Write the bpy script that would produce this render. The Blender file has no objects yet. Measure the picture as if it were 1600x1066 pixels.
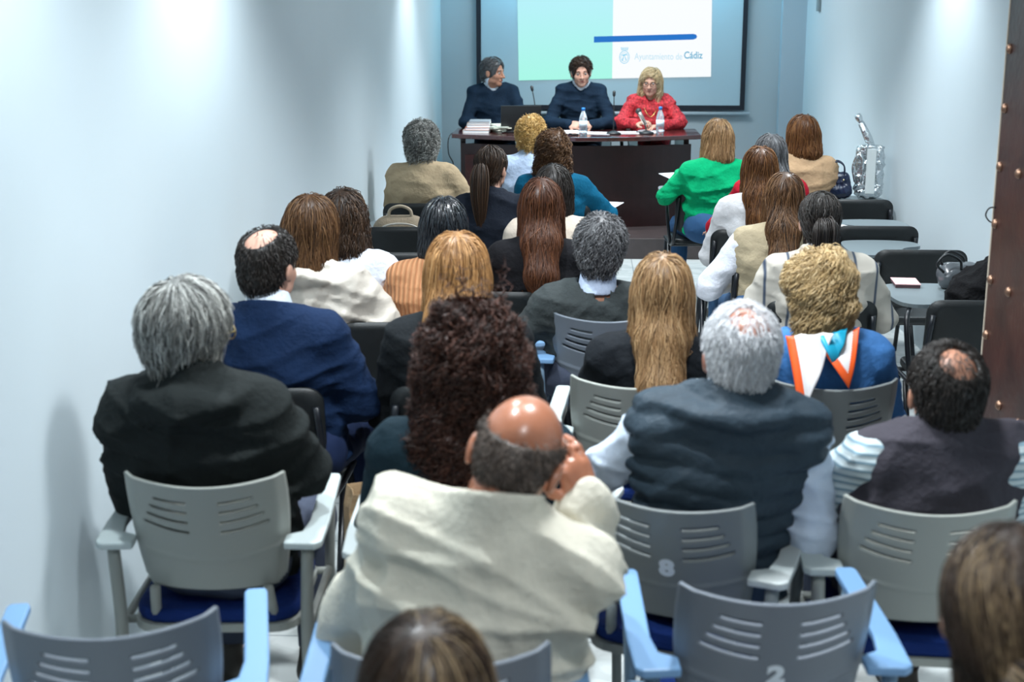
import bpy, math, random
import numpy as np
from mathutils import Vector, Matrix, Euler

scene = bpy.context.scene
COL = scene.collection
PI = math.pi
R = math.radians

# ------------------------------------------------------------------ camera
CAMZ = 1.93
PITCH = math.atan(523 / 2170.0)
YAW = R(2.85)
cam = bpy.data.cameras.new('camera')
cam.sensor_width = 36.0
cam.lens = 36.0 * 2170 / 1600
cam.clip_start = 0.05
cam.dof.use_dof = True
cam.dof.focus_distance = 7.0
cam.dof.aperture_fstop = 3.6
camo = bpy.data.objects.new('camera', cam)
camo.location = (0, 0, CAMZ)
camo.rotation_euler = (PI / 2 - PITCH, 0, YAW)
COL.objects.link(camo)
scene.camera = camo

# ------------------------------------------------------------------ light, exposure
scene.view_settings.view_transform = 'Standard'
scene.view_settings.look = 'None'
scene.view_settings.gamma = 1.0
scene.view_settings.use_curve_mapping = False
scene.view_settings.exposure = 0.05
w = bpy.data.worlds.new('world')
scene.world = w
w.use_nodes = True
w.node_tree.nodes['Background'].inputs[0].default_value = (0.60, 0.78, 0.95, 1)
w.node_tree.nodes['Background'].inputs[1].default_value = 0.25


def lamp(name, kind, loc, energy, color, rot=(0, 0, 0), size=0.3, sizey=None, spot=None, blend=0.5):
    l = bpy.data.lights.new(name, kind)
    l.energy = energy
    l.color = color
    if kind == 'AREA':
        l.size = size
        if sizey:
            l.shape = 'RECTANGLE'
            l.size_y = sizey
    else:
        l.shadow_soft_size = size
    if kind == 'SPOT':
        l.spot_size = R(spot)
        l.spot_blend = blend
    o = bpy.data.objects.new(name, l)
    o.location = loc
    o.rotation_euler = rot
    COL.objects.link(o)
    return o


COOL = (0.80, 0.92, 1.0)
WARM = (1.0, 0.97, 0.90)
XL, XR, YB, ZC = -1.28, 1.97, 12.8, 3.0
YN = -1.6


def at(px, py, Y):
    """point of the room seen at a place of the photograph, at distance Y along the room"""
    a = (px - 800) / 2170.0
    b = (533 - py) / 2170.0
    d = Vector((a, math.cos(PITCH) + b * math.sin(PITCH), -math.sin(PITCH) + b * math.cos(PITCH)))
    d = Matrix.Rotation(YAW, 3, 'Z') @ d
    p = d * (Y / d.y)
    return (p.x, p.y, p.z + CAMZ)

# soft fill added down the middle in place of bounced light, strongest at the desk
for i, (yy, e) in enumerate(((0.6, 10), (3.4, 14), (6.9, 12), (11.0, 30))):
    lamp('bounce_fill_light', 'AREA', (0.35, yy, ZC - 0.03), e, (0.90, 0.97, 1.0), size=1.2, sizey=0.6)
for i, (xx, yy, e) in enumerate(((0.4, 0.9, 150), (0.35, 3.3, 215), (0.35, 5.6, 205), (0.35, 8.0, 200), (0.35, 10.6, 185))):
    lamp('ceiling_downlight', 'SPOT', (xx, yy, ZC - 0.05), e, (0.93, 0.97, 1.0), size=0.16, spot=112, blend=0.7)
# wall washing downlights close to the side walls
for (x, yy, e, s) in ((-0.74, 3.0, 165, 124), (-0.78, 4.6, 235, 122), (-0.94, 10.3, 190, 98), (1.58, 7.7, 210, 108), (1.62, 5.4, 60, 100)):
    lamp('wall_washer_light', 'SPOT', (x, yy, ZC - 0.05), e, (0.86, 0.95, 1.0),
         rot=(0, R(-14 if x < 0 else 14), 0), size=0.05, spot=s, blend=0.7)
# light over the speakers' table
lamp('table_downlight', 'SPOT', (0.0, 11.2, ZC - 0.05), 70, (1.0, 0.95, 0.9), rot=(R(18), 0, 0), size=0.08, spot=75, blend=0.8)
# added blue area light imitating the screen's spill on the walls by it
lamp('blue_spill_fill', 'AREA', (0.25, 12.55, 2.55), 20, (0.25, 0.75, 1.0), rot=(R(10), 0, 0), size=2.2, sizey=0.2)


# ------------------------------------------------------------------ materials
MATS = {}


def mat(name, color, rough=0.6, metal=0.0, spec=0.5, bump=None, var=None, emit=None, coat=0.0, trans=0.0, sheen=0.0):
    """procedural principled material; bump=(scale,strength), var=(scale,amount)"""
    if name in MATS:
        return MATS[name]
    m = bpy.data.materials.new(name)
    m.use_nodes = True
    nt = m.node_tree
    b = nt.nodes['Principled BSDF']
    b.inputs['Base Color'].default_value = (*color, 1)
    b.inputs['Roughness'].default_value = rough
    b.inputs['Metallic'].default_value = metal
    b.inputs['Specular IOR Level'].default_value = spec
    b.inputs['Coat Weight'].default_value = coat
    b.inputs['Transmission Weight'].default_value = trans
    b.inputs['Sheen Weight'].default_value = sheen
    tc = None
    if bump or var:
        tc = nt.nodes.new('ShaderNodeTexCoord')
    if var:
        n = nt.nodes.new('ShaderNodeTexNoise')
        n.inputs['Scale'].default_value = var[0]
        n.inputs['Detail'].default_value = 4
        nt.links.new(tc.outputs['Object'], n.inputs['Vector'])
        r = nt.nodes.new('ShaderNodeValToRGB')
        k = var[1]
        r.color_ramp.elements[0].position = 0.3
        r.color_ramp.elements[1].position = 0.7
        r.color_ramp.elements[0].color = (*[c * (1 - k) for c in color], 1)
        r.color_ramp.elements[1].color = (*[min(1, c * (1 + k)) for c in color], 1)
        nt.links.new(n.outputs['Fac'], r.inputs['Fac'])
        nt.links.new(r.outputs['Color'], b.inputs['Base Color'])
    if bump:
        n = nt.nodes.new('ShaderNodeTexNoise')
        n.inputs['Scale'].default_value = bump[0]
        n.inputs['Detail'].default_value = 5
        nt.links.new(tc.outputs['Object'], n.inputs['Vector'])
        bp = nt.nodes.new('ShaderNodeBump')
        bp.inputs['Strength'].default_value = bump[1]
        bp.inputs['Distance'].default_value = 0.02
        nt.links.new(n.outputs['Fac'], bp.inputs['Height'])
        nt.links.new(bp.outputs['Normal'], b.inputs['Normal'])
    if emit:
        b.inputs['Emission Color'].default_value = (*emit[0], 1)
        b.inputs['Emission Strength'].default_value = emit[1]
    MATS[name] = m
    return m


def stripe_mat(name, c1, c2, axis='X', scale=40, width=0.5, rough=0.75, bump=0.0, c3=None):
    """woven or knitted stripes along one object axis"""
    if name in MATS:
        return MATS[name]
    m = bpy.data.materials.new(name)
    m.use_nodes = True
    nt = m.node_tree
    b = nt.nodes['Principled BSDF']
    b.inputs['Roughness'].default_value = rough
    b.inputs['Specular IOR Level'].default_value = 0.25
    tc = nt.nodes.new('ShaderNodeTexCoord')
    wv = nt.nodes.new('ShaderNodeTexWave')
    wv.bands_direction = axis
    wv.inputs['Scale'].default_value = scale
    wv.inputs['Distortion'].default_value = 0.6
    wv.inputs['Detail Scale'].default_value = 1.0
    nt.links.new(tc.outputs['Object'], wv.inputs['Vector'])
    r = nt.nodes.new('ShaderNodeValToRGB')
    e = r.color_ramp.elements
    e[0].position = max(0.0, width - 0.06)
    e[1].position = min(1.0, width + 0.06)
    e[0].color = (*c1, 1)
    e[1].color = (*c2, 1)
    nt.links.new(wv.outputs['Fac'], r.inputs['Fac'])
    nt.links.new(r.outputs['Color'], b.inputs['Base Color'])
    if bump:
        bp = nt.nodes.new('ShaderNodeBump')
        bp.inputs['Strength'].default_value = bump
        bp.inputs['Distance'].default_value = 0.01
        nt.links.new(wv.outputs['Fac'], bp.inputs['Height'])
        nt.links.new(bp.outputs['Normal'], b.inputs['Normal'])
    MATS[name] = m
    return m


def fabric(name, color, rough=0.85, var=0.10, bump=0.25, bs=60, sheen=0.0):
    return mat(name, color, rough=rough, spec=0.14, bump=(bs, bump), var=(14, var), sheen=sheen)


def hair_mat(name, dark, mid, light, rough=0.38, spec=0.5):
    if name in MATS:
        return MATS[name]
    m = bpy.data.materials.new(name)
    m.use_nodes = True
    nt = m.node_tree
    b = nt.nodes['Principled BSDF']
    b.inputs['Roughness'].default_value = rough
    b.inputs['Specular IOR Level'].default_value = spec
    at = nt.nodes.new('ShaderNodeAttribute')
    at.attribute_name = 'strand'
    r = nt.nodes.new('ShaderNodeValToRGB')
    e = r.color_ramp.elements
    e[0].position = 0.0
    e[0].color = (*dark, 1)
    e[1].position = 1.0
    e[1].color = (*light, 1)
    x = e.new(0.5)
    x.color = (*mid, 1)
    nt.links.new(at.outputs['Fac'], r.inputs['Fac'])
    nt.links.new(r.outputs['Color'], b.inputs['Base Color'])
    MATS[name] = m
    return m


# ------------------------------------------------------------------ mesh helpers
def mesh_from(name, verts, polys, material=None, smooth=True, attr=None):
    """verts (n,3) array; polys list of (k,m) index arrays (quads / tris) or list of tuples"""
    me = bpy.data.meshes.new(name)
    verts = np.asarray(verts, dtype=np.float32)
    if isinstance(polys, np.ndarray):
        polys = [polys]
    if len(polys) and not isinstance(polys[0], np.ndarray):
        me.from_pydata([tuple(map(float, v)) for v in verts], [], [tuple(p) for p in polys])
    else:
        polys = [p for p in polys if len(p)]
        nl = sum(p.size for p in polys)
        npol = sum(len(p) for p in polys)
        me.vertices.add(len(verts))
        me.vertices.foreach_set('co', verts.ravel())
        me.loops.add(nl)
        me.loops.foreach_set('vertex_index', np.concatenate([p.ravel() for p in polys]).astype(np.int32))
        me.polygons.add(npol)
        starts = []
        s = 0
        for p in polys:
            k = p.shape[1]
            starts.append(s + np.arange(len(p)) * k)
            s += p.size
        me.polygons.foreach_set('loop_start', np.concatenate(starts).astype(np.int32))
        me.update(calc_edges=True)
        me.validate()
    if attr is not None:
        a = me.attributes.new('strand', 'FLOAT', 'POINT')
        a.data.foreach_set('value', np.asarray(attr, dtype=np.float32))
    if smooth:
        me.polygons.foreach_set('use_smooth', [True] * len(me.polygons))
    if material:
        me.materials.append(material)
    return me


def link(name, me, parent=None, loc=None, rot=None):
    o = bpy.data.objects.new(name, me)
    COL.objects.link(o)
    if parent:
        o.parent = parent
    if loc is not None:
        o.location = loc
    if rot is not None:
        o.rotation_euler = rot
    return o


def tag(o, label=None, cat=None, group=None, kind=None):
    if label:
        o['label'] = label
    if cat:
        o['category'] = cat
    if group:
        o['group'] = group
    if kind:
        o['kind'] = kind
    return o


def thing(name, label, cat, loc=(0, 0, 0), rz=0.0, group=None):
    o = bpy.data.objects.new(name, None)
    o.empty_display_size = 0.1
    COL.objects.link(o)
    o.location = loc
    o.rotation_euler = (0, 0, rz)
    return tag(o, label, cat, group)


class MB:
    """collects simple shapes into one mesh"""

    def __init__(s):
        s.v = []
        s.f = []
        s.m = []
        s.mi = 0

    def add(s, verts, faces):
        n = len(s.v)
        s.v += [tuple(v) for v in verts]
        s.f += [tuple(i + n for i in f) for f in faces]
        s.m += [s.mi] * len(faces)
        return s

    def box(s, c, d, M=None, taper=1.0):
        vs = []
        for z in (-1, 1):
            t = taper if z > 0 else 1
            for (x, y) in ((-1, -1), (1, -1), (1, 1), (-1, 1)):
                vs.append(Vector((x * d[0] / 2 * t, y * d[1] / 2 * t, z * d[2] / 2)))
        if M is not None:
            vs = [M @ v for v in vs]
        vs = [v + Vector(c) for v in vs]
        return s.add(vs, [(3, 2, 1, 0), (4, 5, 6, 7), (0, 1, 5, 4), (1, 2, 6, 5), (2, 3, 7, 6), (3, 0, 4, 7)])

    def tube(s, pts, r, n=10, flat=1.0, cap=True):
        """tube along points; r number or list; flat squashes the second axis"""
        pts = [Vector(p) for p in pts]
        rs = r if isinstance(r, (list, tuple)) else [r] * len(pts)
        vs = []
        u = None
        for i, p in enumerate(pts):
            a = pts[max(i - 1, 0)]
            b = pts[min(i + 1, len(pts) - 1)]
            t = (b - a).normalized()
            if u is None:
                u = t.cross(Vector((0, 0, 1)))
                if u.length < 1e-3:
                    u = Vector((1, 0, 0))
                u.normalize()
            u = (u - t * u.dot(t)).normalized()
            w_ = t.cross(u)
            for k in range(n):
                an = 2 * PI * k / n
                vs.append(p + u * math.cos(an) * rs[i] + w_ * math.sin(an) * rs[i] * flat)
        fs = []
        m = len(pts)
        for i in range(m - 1):
            for k in range(n):
                k2 = (k + 1) % n
                fs.append((i * n + k, i * n + k2, (i + 1) * n + k2, (i + 1) * n + k))
        if cap:
            fs.append(tuple(range(n - 1, -1, -1)))
            fs.append(tuple((m - 1) * n + k for k in range(n)))
        return s.add(vs, fs)

    def lathe(s, prof, c=(0, 0, 0), n=20, M=None):
        vs = []
        for (r, z) in prof:
            for k in range(n):
                a = 2 * PI * k / n
                v = Vector((r * math.cos(a), r * math.sin(a), z))
                if M is not None:
                    v = M @ v
                vs.append(v + Vector(c))
        fs = []
        for i in range(len(prof) - 1):
            for k in range(n):
                k2 = (k + 1) % n
                fs.append((i * n + k, i * n + k2, (i + 1) * n + k2, (i + 1) * n + k))
        fs.append(tuple(range(n - 1, -1, -1)))
        fs.append(tuple((len(prof) - 1) * n + k for k in range(n)))
        return s.add(vs, fs)

    def prism(s, outline, z0, z1):
        n = len(outline)
        vs = [(x, y, z0) for x, y in outline] + [(x, y, z1) for x, y in outline]
        fs = [tuple(range(n - 1, -1, -1)), tuple(range(n, 2 * n))]
        for i in range(n):
            j = (i + 1) % n
            fs.append((i, j, n + j, n + i))
        return s.add(vs, fs)

    def ball(s, c, r, n=14, m=9, sc=(1, 1, 1)):
        prof = []
        vs = []
        for i in range(m + 1):
            a = PI * i / m
            for k in range(n):
                b = 2 * PI * k / n
                vs.append((c[0] + r * sc[0] * math.sin(a) * math.cos(b), c[1] + r * sc[1] * math.sin(a) * math.sin(b), c[2] - r * sc[2] * math.cos(a)))
        fs = []
        for i in range(m):
            for k in range(n):
                k2 = (k + 1) % n
                fs.append((i * n + k, i * n + k2, (i + 1) * n + k2, (i + 1) * n + k))
        return s.add(vs, fs)

    def mesh(s, name, mats, smooth=False, bevel=0.0):
        me = bpy.data.meshes.new(name)
        me.from_pydata(s.v, [], s.f)
        if not isinstance(mats, (list, tuple)):
            mats = [mats]
        for m in mats:
            me.materials.append(m)
        me.polygons.foreach_set('material_index', s.m)
        if smooth:
            me.polygons.foreach_set('use_smooth', [True] * len(me.polygons))
        me.update()
        return me

    def build(s, name, mats, parent=None, smooth=False, bevel=0.0, loc=None, rot=None):
        o = link(name, s.mesh(name, mats, smooth), parent, loc, rot)
        if bevel:
            b = o.modifiers.new('bevel', 'BEVEL')
            b.width = bevel
            b.segments = 2
            b.limit_method = 'ANGLE'
        return o


def rounded(w_, h, r, n=5, cx=0, cy=0):
    pts = []
    for (sx, sy, a0) in ((1, -1, -90), (1, 1, 0), (-1, 1, 90), (-1, -1, 180)):
        for i in range(n + 1):
            a = R(a0 + 90 * i / n)
            pts.append((cx + sx * (w_ / 2 - r) + r * math.cos(a), cy + sy * (h / 2 - r) + r * math.sin(a)))
    return pts


def curve_pts(ctrl, n=8):
    """Catmull-Rom through control points"""
    P = [Vector(c) for c in ctrl]
    P = [P[0] * 2 - P[1]] + P + [P[-1] * 2 - P[-2]]
    out = []
    for i in range(1, len(P) - 2):
        for k in range(n):
            t = k / n
            a, b, c, d = P[i - 1], P[i], P[i + 1], P[i + 2]
            out.append(0.5 * ((2 * b) + (c - a) * t + (2 * a - 5 * b + 4 * c - d) * t * t + (3 * b - a - 3 * c + d) * t ** 3))
    out.append(P[-2])
    return out


# ------------------------------------------------------------------ implicit surfaces
def axis_grid(lo, hi, coarse, fine=(), h=None):
    """non uniform axis: step 'h' inside the fine intervals, 'coarse' elsewhere"""
    out = [lo]
    while out[-1] < hi:
        x = out[-1]
        st = coarse
        for (a, b) in fine:
            if a - coarse * 0.5 <= x < b:
                st = h
        out.append(x + st)
    return np.array(out)


class Field:
    def __init__(s, xs, ys, zs):
        s.xs, s.ys, s.zs = xs, ys, zs
        s.D = np.full((len(xs), len(ys), len(zs)), 0.5, dtype=np.float32)

    def sl(s, lo, hi):
        r = []
        for ax, a, b in ((s.xs, lo[0], hi[0]), (s.ys, lo[1], hi[1]), (s.zs, lo[2], hi[2])):
            i = max(0, np.searchsorted(ax, a) - 1)
            j = min(len(ax), np.searchsorted(ax, b) + 1)
            r.append(slice(i, max(i, j)))
        return tuple(r)

    def co(s, sl):
        return (s.xs[sl[0], None, None].astype(np.float32), s.ys[None, sl[1], None].astype(np.float32), s.zs[None, None, sl[2]].astype(np.float32))

    def apply(s, sl, d, k, sub):
        A = s.D[sl]
        if sub:
            if k > 0:
                h = np.clip(0.5 - 0.5 * (A + d) / k, 0, 1)
                s.D[sl] = A * (1 - h) + (-d) * h + k * h * (1 - h)
            else:
                s.D[sl] = np.maximum(A, -d)
            return
        if k > 0:
            h = np.clip(0.5 + 0.5 * (A - d) / k, 0, 1)
            s.D[sl] = A * (1 - h) + d * h - k * h * (1 - h)
        else:
            s.D[sl] = np.minimum(A, d)

    def cap(s, a, b, ra, rb=None, k=0.02, sc=(1, 1, 1), sub=False, pad=0.06):
        rb = ra if rb is None else rb
        a = np.array(a, float)
        b = np.array(b, float)
        sc = np.array(sc, float)
        rm = max(ra, rb) * sc + pad + k
        sl = s.sl(np.minimum(a, b) - rm, np.maximum(a, b) + rm)
        X, Y, Z = s.co(sl)
        if 0 in (X.size, Y.size, Z.size):
            return s
        a_, b_ = a / sc, b / sc
        ab = b_ - a_
        L2 = max(float(ab @ ab), 1e-9)
        qx, qy, qz = X / sc[0] - a_[0], Y / sc[1] - a_[1], Z / sc[2] - a_[2]
        t = np.clip((qx * ab[0] + qy * ab[1] + qz * ab[2]) / L2, 0, 1)
        d = np.sqrt((qx - t * ab[0]) ** 2 + (qy - t * ab[1]) ** 2 + (qz - t * ab[2]) ** 2) - (ra + (rb - ra) * t)
        s.apply(sl, d * float(sc.min()), k, sub)
        return s

    def ell(s, c, r, k=0.02, M=None, sub=False, pad=0.06):
        """ellipsoid, M rotation matrix (3x3)"""
        c = np.array(c, float)
        r = np.array(r, float)
        rm = r.max() + pad + k
        sl = s.sl(c - rm, c + rm)
        X, Y, Z = s.co(sl)
        if 0 in (X.size, Y.size, Z.size):
            return s
        x, y, z = X - c[0], Y - c[1], Z - c[2]
        if M is None:
            qx, qy, qz = x, y, z
        else:
            qx = M[0][0] * x + M[1][0] * y + M[2][0] * z
            qy = M[0][1] * x + M[1][1] * y + M[2][1] * z
            qz = M[0][2] * x + M[1][2] * y + M[2][2] * z
        k0 = np.sqrt((qx / r[0]) ** 2 + (qy / r[1]) ** 2 + (qz / r[2]) ** 2)
        k1 = np.sqrt((qx / r[0] ** 2) ** 2 + (qy / r[1] ** 2) ** 2 + (qz / r[2] ** 2) ** 2)
        d = k0 * (k0 - 1) / np.maximum(k1, 1e-6)
        s.apply(sl, d, k, sub)
        return s

    def plane(s, p, n, k=0.0):
        """remove everything on the side the normal points to"""
        n = np.array(n, float)
        n /= np.linalg.norm(n)
        X, Y, Z = s.co((slice(None),) * 3)
        d = (X - p[0]) * n[0] + (Y - p[1]) * n[1] + (Z - p[2]) * n[2]
        s.D = np.maximum(s.D, d)
        return s

    def shell(s, th):
        s.D = np.abs(s.D + th / 2) - th / 2
        return s

    def noise(s, amp, freq, seed, aniso=(1, 1, 1), ridge=False):
        X, Y, Z = s.co((slice(None),) * 3)
        rg = np.random.RandomState(seed)
        tot = 0
        X, Y, Z = X * aniso[0], Y * aniso[1], Z * aniso[2]
        for i in range(5):
            v = rg.normal(size=3)
            v /= np.linalg.norm(v)
            fq = freq * (0.6 + 0.9 * rg.rand())
            w1 = rg.normal(size=3)
            ph = rg.rand(2) * 6.28
            wob = 1.4 * np.sin((X * w1[0] + Y * w1[1] + Z * w1[2]) * freq * 0.5 + ph[0])
            q = np.sin((X * v[0] + Y * v[1] + Z * v[2]) * fq + wob + ph[1])
            tot = tot + ((1 - np.abs(q)) ** 2 * 2 - 0.7 if ridge else q)
        s.D = s.D - (tot * (amp / 3.0)).astype(np.float32)
        return s

    def surf(s):
        return surfnets(s.xs, s.ys, s.zs, s.D)


def surfnets(xs, ys, zs, D):
    ins = D < 0
    nx, ny, nz = D.shape
    c = np.zeros((nx - 1, ny - 1, nz - 1), np.int8)
    for a in (0, 1):
        for b in (0, 1):
            for d in (0, 1):
                c += ins[a:nx - 1 + a, b:ny - 1 + b, d:nz - 1 + d]
    act = (c > 0) & (c < 8)
    I, J, K = np.nonzero(act)
    n = len(I)
    if n == 0:
        return np.zeros((0, 3)), np.zeros((0, 4), int)
    idx = np.full(act.shape, -1, np.int64)
    idx[I, J, K] = np.arange(n)
    S = np.zeros((n, 3))
    W = np.zeros(n)
    cs = [(a, b, d) for a in (0, 1) for b in (0, 1) for d in (0, 1)]
    for p in cs:
        for ax in range(3):
            if p[ax] == 0:
                q = list(p)
                q[ax] = 1
                da = D[I + p[0], J + p[1], K + p[2]]
                db = D[I + q[0], J + q[1], K + q[2]]
                m = (da < 0) != (db < 0)
                t = np.where(m, da / np.where(m, da - db, 1), 0)
                A = np.stack([xs[I + p[0]], ys[J + p[1]], zs[K + p[2]]], 1)
                B = np.stack([xs[I + q[0]], ys[J + q[1]], zs[K + q[2]]], 1)
                S += np.where(m[:, None], A + (B - A) * t[:, None], 0)
                W += m
    V = S / W[:, None]
    F = []
    for ax in range(3):
        sh = [slice(None)] * 3
        s0 = list(sh)
        s1 = list(sh)
        s0[ax] = slice(0, -1)
        s1[ax] = slice(1, None)
        a = ins[tuple(s0)]
        b = ins[tuple(s1)]
        e = a != b
        i, j, k = np.nonzero(e)
        o = [i, j, k]
        u, v = [q for q in range(3) if q != ax]
        lim = act.shape
        ok = (o[u] >= 1) & (o[v] >= 1) & (o[u] < lim[u]) & (o[v] < lim[v])
        o = [q[ok] for q in o]
        flip = a[tuple(o)]

        def cell(du, dv):
            q = [x.copy() for x in o]
            q[u] -= du
            q[v] -= dv
            return idx[q[0], q[1], q[2]]
        q4 = np.stack([cell(1, 1), cell(0, 1), cell(0, 0), cell(1, 0)], 1)
        if ax == 1:
            flip = ~flip
        q4 = np.where(flip[:, None], q4, q4[:, ::-1])
        F.append(q4)
    return V, np.concatenate(F)


# ------------------------------------------------------------------ hair strands
def sample(F, A, P):
    """trilinear samples of grid A (uniform axes of F) at P"""
    h = F.xs[1] - F.xs[0]
    g = []
    for ax, col in ((F.xs, 0), (F.ys, 1), (F.zs, 2)):
        g.append(np.clip((P[:, col] - ax[0]) / h, 0, len(ax) - 1.001))
    i = [x.astype(int) for x in g]
    f = [x - y for x, y in zip(g, i)]
    o = 0
    for a in (0, 1):
        for b in (0, 1):
            for c in (0, 1):
                wt = (f[0] if a else 1 - f[0]) * (f[1] if b else 1 - f[1]) * (f[2] if c else 1 - f[2])
                v = A[i[0] + a, i[1] + b, i[2] + c]
                o = o + (wt[:, None] * v if v.ndim > 1 else wt * v)
    return o


def unit(v):
    return v / np.maximum(np.linalg.norm(v, axis=-1, keepdims=True), 1e-9)


def tubes(P, r, val):
    """P (n,m,3) polylines -> triangular tubes, r (n,m)"""
    n, m, _ = P.shape
    T = np.empty_like(P)
    T[:, 1:-1] = P[:, 2:] - P[:, :-2]
    T[:, 0] = P[:, 1] - P[:, 0]
    T[:, -1] = P[:, -1] - P[:, -2]
    T = unit(T)
    ref = unit(np.random.RandomState(3).normal(size=(n, 1, 3)))
    U = unit(np.cross(T, ref))
    W = np.cross(T, U)
    V = np.empty((n, m, 3, 3))
    for k in range(3):
        a = 2 * PI * k / 3
        V[:, :, k] = P + (U * math.cos(a) + W * math.sin(a)) * r[..., None]
    base = (np.arange(n)[:, None] * m + np.arange(m - 1)[None]) * 3
    fs = []
    for k in range(3):
        k2 = (k + 1) % 3
        fs.append(np.stack([base + k, base + k2, base + 3 + k2, base + 3 + k], -1).reshape(-1, 4))
    return V.reshape(-1, 3), np.concatenate(fs), np.repeat(val, m * 3)


def grow(F, V, rng, n, length, steps, crown, rad, lift=0.0, off=0.002, out=0.6, curl=0.0, turns=3.0, wave=0.0,
         part=None, back=0.0, tail=True, thin=None, forbid=None, sweep=None, zmin=-9, jitter=0.25):
    """strands that start on the hair volume and flow down its surface"""
    G = np.stack(np.gradient(F.D, F.xs, F.ys, F.zs), -1)
    ok = V[:, 2] > zmin
    if thin is not None:
        ok &= thin(V, rng)
    C = V[ok]
    if len(C) == 0:
        return None
    p = C[rng.randint(0, len(C), n)] + rng.normal(size=(n, 3)) * 0.002
    o_ = off + rng.rand(n) * 0.006
    Ls = length * (0.6 + 0.6 * rng.rand(n))
    st = Ls / steps
    pts = [p.copy()]
    crown = np.array(crown)
    prev = None
    jit = rng.normal(size=(n, 3)) * jitter
    for i in range(steps):
        nrm = unit(sample(F, G, p))
        rad_ = unit(p - crown)
        if part is not None:
            rad_ = unit((p - crown) * np.array(part))
        near = np.exp(-np.linalg.norm(p - crown, axis=1) / 0.07)[:, None]
        d = np.array([0, -back, -1.0])[None] + rad_ * out * (0.4 + 2.2 * near) + jit
        if sweep is not None:
            d = d + np.array(sweep)[None] * np.clip((p[:, 1:2] - crown[1]) / 0.10, 0, 1)
        t = d - nrm * (d * nrm).sum(1, keepdims=True)
        under = nrm[:, 2] < -0.55
        t = unit(t)
        if prev is not None:
            t = unit(t * 0.55 + prev * 0.45)
            t = np.where(under[:, None], unit(prev * 0.6 + np.array([0, 0, -0.4])), t)
        p = p + t * st[:, None]
        s = sample(F, F.D, p)
        tgt = o_ + lift * ((i + 1) / steps) ** 2 * rng.rand(n)
        mv = np.clip(tgt - s, -0.02, 0.02)
        mv = np.where(under, np.clip(mv, 0, 0.01), mv)
        p = p + nrm * mv[:, None]
        prev = t
        pts.append(p.copy())
    P = np.stack(pts, 1)
    m = steps + 1
    s = np.linspace(0, 1, m)[None, :]
    if curl or wave:
        T = unit(np.gradient(P, axis=1))
        ref = unit(rng.normal(size=(n, 1, 3)))
        U = unit(np.cross(T, ref))
        W = np.cross(T, U)
        ph = rng.rand(n, 1) * 6.28
        tr = turns * (0.7 + 0.6 * rng.rand(n, 1))
        am = (curl or wave) * (0.6 + 0.8 * rng.rand(n, 1)) * np.minimum(1, s * 4)
        a = 2 * PI * tr * s + ph
        P = P + U * (np.cos(a) * am)[..., None] + W * (np.sin(a) * am * (1 if curl else 0.25))[..., None]
    r = rad * (0.7 + 0.6 * rng.rand(n, 1)) * (1 - 0.75 * s ** 3)
    if forbid is not None:
        bad = forbid(P)
        r = r * (np.cumsum(bad, axis=1) == 0)
        keep = (~bad[:, 0]) & (~bad[:, 1])
        P, r = P[keep], r[keep]
    return P, r

# ------------------------------------------------------------------ people
SKIN = {
    'fair': mat('fair_skin', (0.54, 0.30, 0.22), rough=0.5, spec=0.4, var=(25, 0.08)),
    'tan': mat('tanned_skin', (0.44, 0.21, 0.135), rough=0.45, spec=0.45, var=(25, 0.10)),
    'red': mat('ruddy_skin', (0.50, 0.22, 0.15), rough=0.30, spec=0.55, var=(18, 0.12), coat=0.12),
    'sunny': mat('sunburnt_skin', (0.40, 0.155, 0.085), rough=0.30, spec=0.5, var=(18, 0.12), coat=0.1),
}
EYEW = mat('eye_white', (0.42, 0.40, 0.38), rough=0.25)
EYEB = mat('dark_iris', (0.02, 0.014, 0.01), rough=0.2)
LIPM = mat('lip_skin', (0.42, 0.15, 0.12), rough=0.45)
DARKF = mat('black_frames', (0.012, 0.012, 0.014), rough=0.3)
GLASSM = mat('lens_glass', (0.95, 0.97, 0.98), rough=0.02, trans=1.0)
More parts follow.
